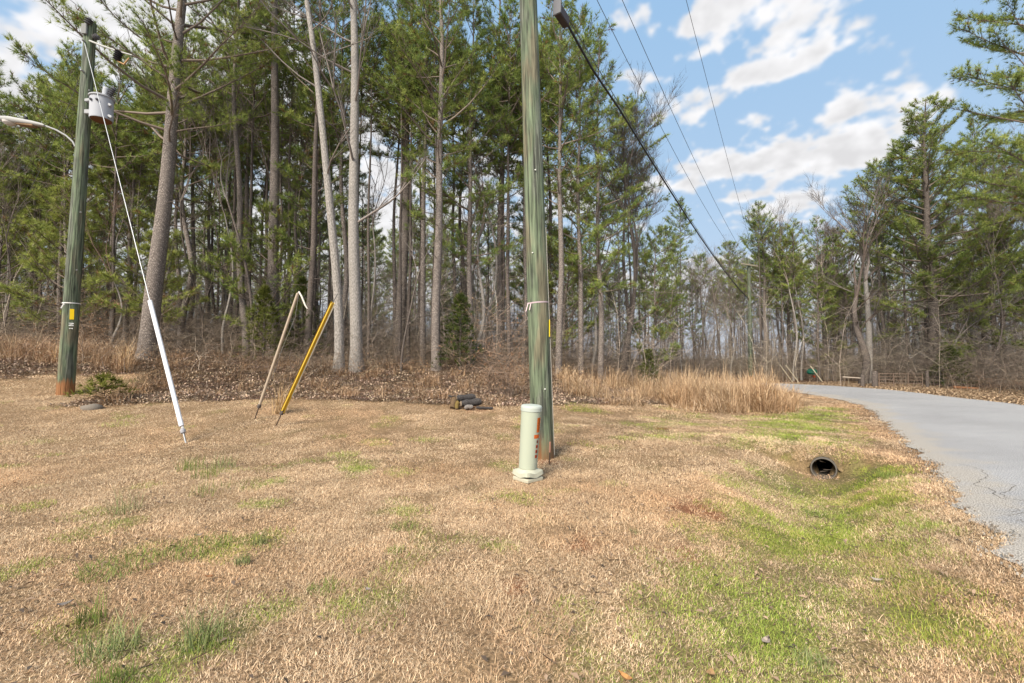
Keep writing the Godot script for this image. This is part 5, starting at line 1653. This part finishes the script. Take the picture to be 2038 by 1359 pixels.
# ---------------------------------------------------------------- grass, leaves, undergrowth
func build_cover() -> void:
	var straw: Array = [Color(0.62, 0.46, 0.295), Color(0.70, 0.545, 0.37), Color(0.52, 0.37, 0.235), Color(0.33, 0.22, 0.145), Color(0.66, 0.53, 0.37), Color(0.56, 0.39, 0.24)]
	var greens: Array = [Color(0.22, 0.30, 0.05), Color(0.30, 0.36, 0.07), Color(0.18, 0.25, 0.045), Color(0.36, 0.36, 0.10)]
	var shaggy: Array = [Color(0.56, 0.41, 0.255), Color(0.48, 0.33, 0.20), Color(0.62, 0.47, 0.31), Color(0.38, 0.25, 0.155)]
	var sets: Array = []
	for k in 3:
		rng.seed = 600 + k
		var g := Geo.new()
		blades(g, 260, 0.15, 0.012, 0.034, 0.0015, 1.0, straw)
		sets.append(g.mesh(M.dry))
	rng.seed = 610
	var g2 := Geo.new()
	blades(g2, 200, 0.14, 0.014, 0.042, 0.0017, 0.9, greens)
	var green_mesh := g2.mesh(M.grass)
	g2 = Geo.new()
	blades(g2, 130, 0.15, 0.03, 0.075, 0.0016, 1.15, shaggy)
	var shaggy_mesh := g2.mesh(M.dry)
	var xs: Array = [[], [], [], [], []]
	var cs: Array = [[], [], [], [], []]
	rng.seed = 620
	for pass_ in 3:
		var d0: float = [0.9, 6.0, 11.0][pass_]
		var d1: float = [6.0, 11.0, 19.0][pass_]
		var per: float = [150.0, 50.0, 16.0][pass_]
		var size: float = [1.0, 1.35, 2.0][pass_]
		var w := 1.25 * d1 + 2.5
		var n := int((d1 - d0) * 2 * w * per)
		for i in n:
			var z := -rf(d0, d1)
			var x := rf(-w, w)
			if absf(x) > -z * 1.25 + 2.2:
				continue
			if litter_amount(x, z) > rf(0.25, 1.15):
				continue
			var o := off_road(x, z) if x > -1.5 else 9.0
			if o < rf(-0.06, 0.14):
				continue
			if x > 8 and road_distance(Vector2(x, z), ROAD_FAR) < 0 and o > 2.0:
				continue
			if clay_amount(x, z) > rf(0.3, 1.7):
				continue
			var gk := green_amount(x, z)
			var dd := ditch_distance(x, z)
			if o < 0.75:
				gk *= smooth(0.2, 0.75, o)
			var kind := rng.randi() % 3
			if rng.randf() < gk * (0.85 + 0.9 * noise_b.get_noise_2d(x * 7, z * 7)):
				kind = 3
			elif dd.x < 2.6 and dd.x > 0.9 and dd.y < 1.0 and x < lerpf(DITCH_A.x, DITCH_B.x, dd.y) and rng.randf() < 0.12 + 0.8 * noise_c.get_noise_2d(x * 4, z * 4):
				kind = 4
			elif pass_ == 0 and rng.randf() < 0.012:
				kind = 4
			if dd.y > 0.975 and dd.y < 0.995 and dd.x < 0.25:
				continue
			var y := maxf(height(x, z), -0.01 if o < 0.1 else -9.0)
			var s := size * rf(0.65, 1.3)
			var e := 0.3
			var nrm := Vector3(height(x - e, z) - height(x + e, z), 2 * e, height(x, z - e) - height(x, z + e)).normalized()
			var b := Basis(Quaternion(Vector3.UP, nrm)) * Basis(Vector3.UP, rf(0, TAU)).scaled(Vector3(s, s * (1.0 if pass_ == 0 else 0.8) * rf(0.7, 1.6), s))
			xs[kind].append(Transform3D(b, Vector3(x, y, z)))
			var tone := 1.06 + 0.25 * noise_c.get_noise_2d(x * 2.2 + 30, z * 2.2) + 0.45 * noise_b.get_noise_2d(x * 6, z * 6) + rf(-0.22, 0.2)
			var red := clampf(noise_c.get_noise_2d(x * 1.5 + 80, z * 1.5) * 1.2 + (0.35 if o < 1.0 else 0.0), 0, 0.6)
			cs[kind].append(Color(tone, tone * (1 - 0.14 * red), tone * (1 - 0.25 * red)))
	var names: Array = [["dormant_grass", "short tan dormant lawn grass"], ["dormant_grass", "short tan dormant lawn grass between"], ["dormant_grass", "short tan dormant lawn grass tufts"], ["green_grass", "green grass along the ditch and in patches of the lawn"], ["shaggy_grass", "longer bleached grass hanging over the ditch bank"]]
	for i in 5:
		stuff(names[i][0], sets[i] if i < 3 else (green_mesh if i == 3 else shaggy_mesh), xs[i], cs[i], names[i][1], "grass")
	print("lawn ", xs[0].size(), " ", xs[3].size(), " ", xs[4].size(), " t", Time.get_ticks_msec())

	# scattered dead leaves and bits of straw on the turf
	rng.seed = 625
	var bg := Geo.new()
	for i in 5:
		var p := Vector3(rf(-0.2, 0.2), 0.022, rf(-0.2, 0.2))
		var d := Vector3(rf(-1, 1), rf(-0.2, 0.3), rf(-1, 1)).normalized() * rf(0.008, 0.022)
		var sd := d.cross(Vector3(rf(-0.5, 0.5), 1, 0)).normalized() * d.length() * 0.45
		bg.quad(p - d, p - sd + Vector3(0, 0.008, 0), p + d, p + sd + Vector3(0, 0.006, 0), Color(0.22, 0.14, 0.09).lerp(Color(0.46, 0.36, 0.27), rng.randf()))
	for i in 3:
		var p := Vector3(rf(-0.2, 0.2), 0.02, rf(-0.2, 0.2))
		bg.twig(p, p + Vector3(rf(-0.12, 0.12), rf(0.0, 0.02), rf(-0.12, 0.12)), 0.003, Color(0.17, 0.125, 0.09))
	var bxf: Array = []
	var bcl: Array = []
	for i in 800:
		var z := -rf(1.2, 12.0)
		var x := rf(-1.25, 1.25) * -z
		if litter_amount(x, z) > 0.5 or off_road(x, z) < 0.05 or rng.randf() > 0.5 + noise_c.get_noise_2d(x * 3, z * 3) + 0.3 * smooth(0.0, 2.5, x):
			continue
		bxf.append(Transform3D(Basis(Vector3.UP, rf(0, TAU)).scaled(Vector3.ONE * rf(0.8, 1.4)), on_ground(x, z)))
		bcl.append(Color.WHITE * rf(0.7, 1.2))
	stuff("lawn_litter", bg.mesh(M.dry), bxf, bcl, "small dead leaves and twigs scattered over the lawn", "leaf litter")

	# crumbled stone along the broken road edge
	rng.seed = 630
	var cgm := Geo.new()
	for i in 9:
		var p := Vector3(rf(-0.14, 0.14), 0.004, rf(-0.14, 0.14))
		var r := rf(0.003, 0.009)
		var col := Color(0.60, 0.53, 0.45) * rf(0.6, 1.2)
		cgm.lathe(p, [Vector2(r, -0.01), Vector2(r * rf(0.8, 1.1), r * 0.3), Vector2(r * 0.5, r * 0.7), Vector2(0, r * 0.75)], 5, Color(col.r, col.g, col.b))
	var cxf: Array = []
	var ccl: Array = []
	for i in 150:
		var t := rf(0.18, 0.6)
		var a := spline(ROAD_NEAR, t)
		var d := (spline(ROAD_FAR, t) - a).normalized()
		var p := a + d * (-0.06 + rf(-0.08, 0.16) - 0.2 * noise_b.get_noise_2d(a.x * 1.6, a.y * 1.6))
		cxf.append(Transform3D(Basis(Vector3.UP, rf(0, TAU)), Vector3(p.x, maxf(height(p.x, p.y), 0.0) + 0.004, p.y)))
		ccl.append(Color.WHITE * rf(0.8, 1.2))
	stuff("road_crumbs", cgm.mesh(M.ground), cxf, ccl, "pale crumbs of broken asphalt along the road's edge", "gravel")

	# broomsedge: two clump shapes
	var orange: Array = [Color(0.52, 0.37, 0.25), Color(0.62, 0.47, 0.335), Color(0.44, 0.30, 0.20), Color(0.56, 0.43, 0.315), Color(0.29, 0.195, 0.105), Color(0.36, 0.24, 0.14)]
	var bx: Array = [[], []]
	var bc: Array = [[], []]
	rng.seed = 640
	var bm: Array = []
	for k in 2:
		var g := Geo.new()
		blades(g, 60, 0.24, 0.3, 1.05 + 0.15 * k, 0.005, 0.3, orange)
		blades(g, 30, 0.26, 0.15, 0.4, 0.007, 0.6, orange)
		for i in 6:
			var p := Vector3(rf(-0.25, 0.25), rf(0.45, 1.0), rf(-0.2, 0.2))
			g.tri(p, p + Vector3(0.012, 0.02, 0), p + Vector3(rf(-0.05, 0.05), rf(0.08, 0.18), rf(-0.05, 0.05)), Color(0.58, 0.44, 0.30))
		bm.append(g.mesh(M.dry))
	for i in 2600:
		var x := rf(0.8, 11.0)
		var z := -rf(11.8, 22.0)
		var o := off_road(x, z)
		if o < 1.9:
			continue
		var front := -12.4 - 0.3 * noise_b.get_noise_2d(x * 2, z) + (0.25 * (x - 7) if x > 7 else 0.0)
		if z > front or litter_amount(x, z) > 0.6 and x < 1.5:
			continue
		if rng.randf() > 0.15 + 0.38 * smooth(4.0, 6.0, x) * smooth(-17, -14, z) + 0.25 * noise_b.get_noise_2d(x, z * 2):
			continue
		var s := (0.55 + 0.42 * smooth(4.2, 6.3, x) * smooth(9.2, 7.5, x) + 0.5 * noise_b.get_noise_2d(x * 1.5, z * 1.5) + rf(-0.3, 0.32)) * (0.45 + 0.55 * smooth(0.0, 1.1, front - z))
		s = maxf(s, 0.2)
		var k := rng.randi() % 2
		bx[k].append(Transform3D(Basis(Vector3.UP, rf(0, TAU)).scaled(Vector3(1.15, s, 1.15)), on_ground(x, z)))
		var tn := rf(0.7, 1.15)
		var rd := clampf(0.5 + 1.2 * noise_c.get_noise_2d(x * 2, z * 2), 0, 1)
		bc[k].append(Color(tn, tn * (1.0 - 0.08 * rd), tn * (0.94 - 0.14 * rd)))
	for i in 420:
		var x := rf(-30, -10.8)
		var z := -12.9 - rf(0, 2.6) + (x + 10.8) * 0.1
		if Vector2(x + 11.4, z + 14.5).length() < 1.3:
			continue
		bx[i % 2].append(Transform3D(Basis(Vector3.UP, rf(0, TAU)).scaled(Vector3(1.2, rf(0.4, 0.95), 1.2)), on_ground(x, z)))
		var tn := rf(0.75, 1.15)
		bc[i % 2].append(Color(tn, tn * rf(0.93, 1.0), tn * rf(0.88, 1.0)))
	for i in 420:
		var x := rf(-11.5, 1.0)
		var z := -rf(10.0, 16.0)
		if litter_amount(x, z) < 0.4 or rng.randf() > 0.5 + noise_b.get_noise_2d(x * 2, z * 2):
			continue
		bx[i % 2].append(Transform3D(Basis(Vector3.UP, rf(0, TAU)).scaled(Vector3(1.1, rf(0.18, 0.5), 1.1)), on_ground(x, z)))
		var tn := rf(0.6, 1.0)
		bc[i % 2].append(Color(tn, tn * 0.93, tn * 0.85))
	for k in 2:
		stuff("broomsedge", bm[k], bx[k], bc[k], ["tall straw-coloured grass along the wood and by the bend", "tall tan grass with pale seed heads by the bend"][k], "tall grass")

	# fallen leaves
	rng.seed = 660
	var lg := Geo.new()
	for i in 85:
		var a := rf(0, TAU)
		var r := 0.3 * sqrt(rng.randf())
		var p := Vector3(cos(a) * r, rf(0.0, 0.045), sin(a) * r)
		var d := Vector3(rf(-1, 1), rf(-0.5, 0.5), rf(-1, 1)).normalized() * rf(0.014, 0.036)
		var s := d.cross(Vector3(rf(-0.4, 0.4), 1, rf(-0.4, 0.4))).normalized() * d.length() * 0.45
		var col := Color(0.36, 0.26, 0.18).lerp(Color(0.54, 0.43, 0.32), rng.randf())
		if rng.randf() < 0.15: col = Color(0.13, 0.08, 0.06)
		lg.quad(p - d, p - s + Vector3(0, 0.012, 0), p + d, p + s + Vector3(0, 0.01, 0), col)
	for i in 9:
		var p := Vector3(rf(-0.25, 0.25), 0.01, rf(-0.25, 0.25))
		lg.twig(p, p + Vector3(rf(-0.25, 0.25), rf(0.0, 0.1), rf(-0.25, 0.25)), 0.004, Color(0.22, 0.17, 0.13))
	var lm := lg.mesh(M.dry)
	var lx: Array = []
	var lc: Array = []
	for i in 15000:
		var z := -rf(9.0, 24.0)
		var x := rf(-20.0, 6.0)
		if absf(x) > -z * 1.2 + 2:
			continue
		var k := litter_amount(x, z)
		if k < rf(0.05, 0.7):
			continue
		lx.append(Transform3D(Basis(Vector3.UP, rf(0, TAU)).scaled(Vector3.ONE * rf(0.8, 1.3)), on_ground(x, z)))
		var tn := rf(0.75, 1.2)
		lc.append(Color(tn, tn * rf(0.92, 1.02), tn * rf(0.9, 1.05)))
	for i in 2600:   # verge across the road
		var t := rf(0.5, 0.86)
		var q := spline(ROAD_FAR, t)
		var dir := (q - spline(ROAD_NEAR, t)).normalized()
		var p := q + dir * rf(0.15, 5.0)
		lx.append(Transform3D(Basis(Vector3.UP, rf(0, TAU)).scaled(Vector3.ONE * rf(0.9, 1.6)), on_ground(p.x, p.y)))
		lc.append(Color(1.0, 0.95, 0.85) * rf(0.75, 1.1))
	stuff("leaf_litter", lm, lx, lc, "brown fallen leaves and twigs under the wood's edge", "leaf litter")

	# undergrowth
	var brown := Color(0.31, 0.25, 0.19)
	var um: Array = [brush(701, 2.2, 1.5, 9, brown, 0, 0.8, 0.8, 10), brush(702, 3.2, 1.6, 7, Color(0.33, 0.27, 0.21), 0, 0.9, 0.45, 10), brush(703, 1.3, 1.3, 12, Color(0.32, 0.235, 0.165), 1, 0.8, 1.2, 7), brush(704, 6.0, 2.4, 6, Color(0.38, 0.33, 0.275), 0, 0.9, 0.2, 14), brush(705, 4.2, 2.2, 7, Color(0.32, 0.265, 0.21), 0, 0.9, 0.35, 14)]
	rng.seed = 700
	var ux: Array = [[], [], [], [], []]
	var uc: Array = [[], [], [], [], []]
	for i in 3000:
		var z := -lerpf(13.6, 48.0, pow(rng.randf(), 1.4))
		var x := rf(-1.3, 1.3) * -z
		if off_road(x, z) < 0.9:
			continue
		var s2 := -z - 0.3 * x
		if x < 0.5 and s2 < 15.6 + 0.12 * maxf(0, -x - 6):
			continue
		if x >= 0.5 and x < 13 and z > -18.2 - maxf(0, x - 4) * 0.9:
			continue
		if x > 6.5 and x < 17.5 and z > -29.0:
			continue
		if x > 14 and (off_road(x, z) < 1.6 or (x < 21.0 and z > -24.2)):
			continue
		var k := rng.randi() % 5
		if z > -17.5:
			k = rng.randi() % 3
			if rng.randf() < 0.55:
				continue
		ux[k].append(Transform3D(Basis(Vector3.UP, rf(0, TAU)).scaled(Vector3(1.1, rf(0.5, 1.05) * (0.7 if z > -18.5 else 1.0), 1.1)), on_ground(x, z)))
		var tn := rf(0.7, 1.25)
		uc[k].append(Color(tn, tn * rf(0.95, 1.02), tn * rf(0.92, 1.05)))
	for k in 5:
		stuff("undergrowth", um[k], ux[k], uc[k], ["tangled bare brush filling the wood", "taller bare whips and vines inside the wood", "low brambles with dead leaves inside the wood", "tall pale saplings and whips inside the wood", "tall brown thicket inside the wood"][k], "undergrowth")
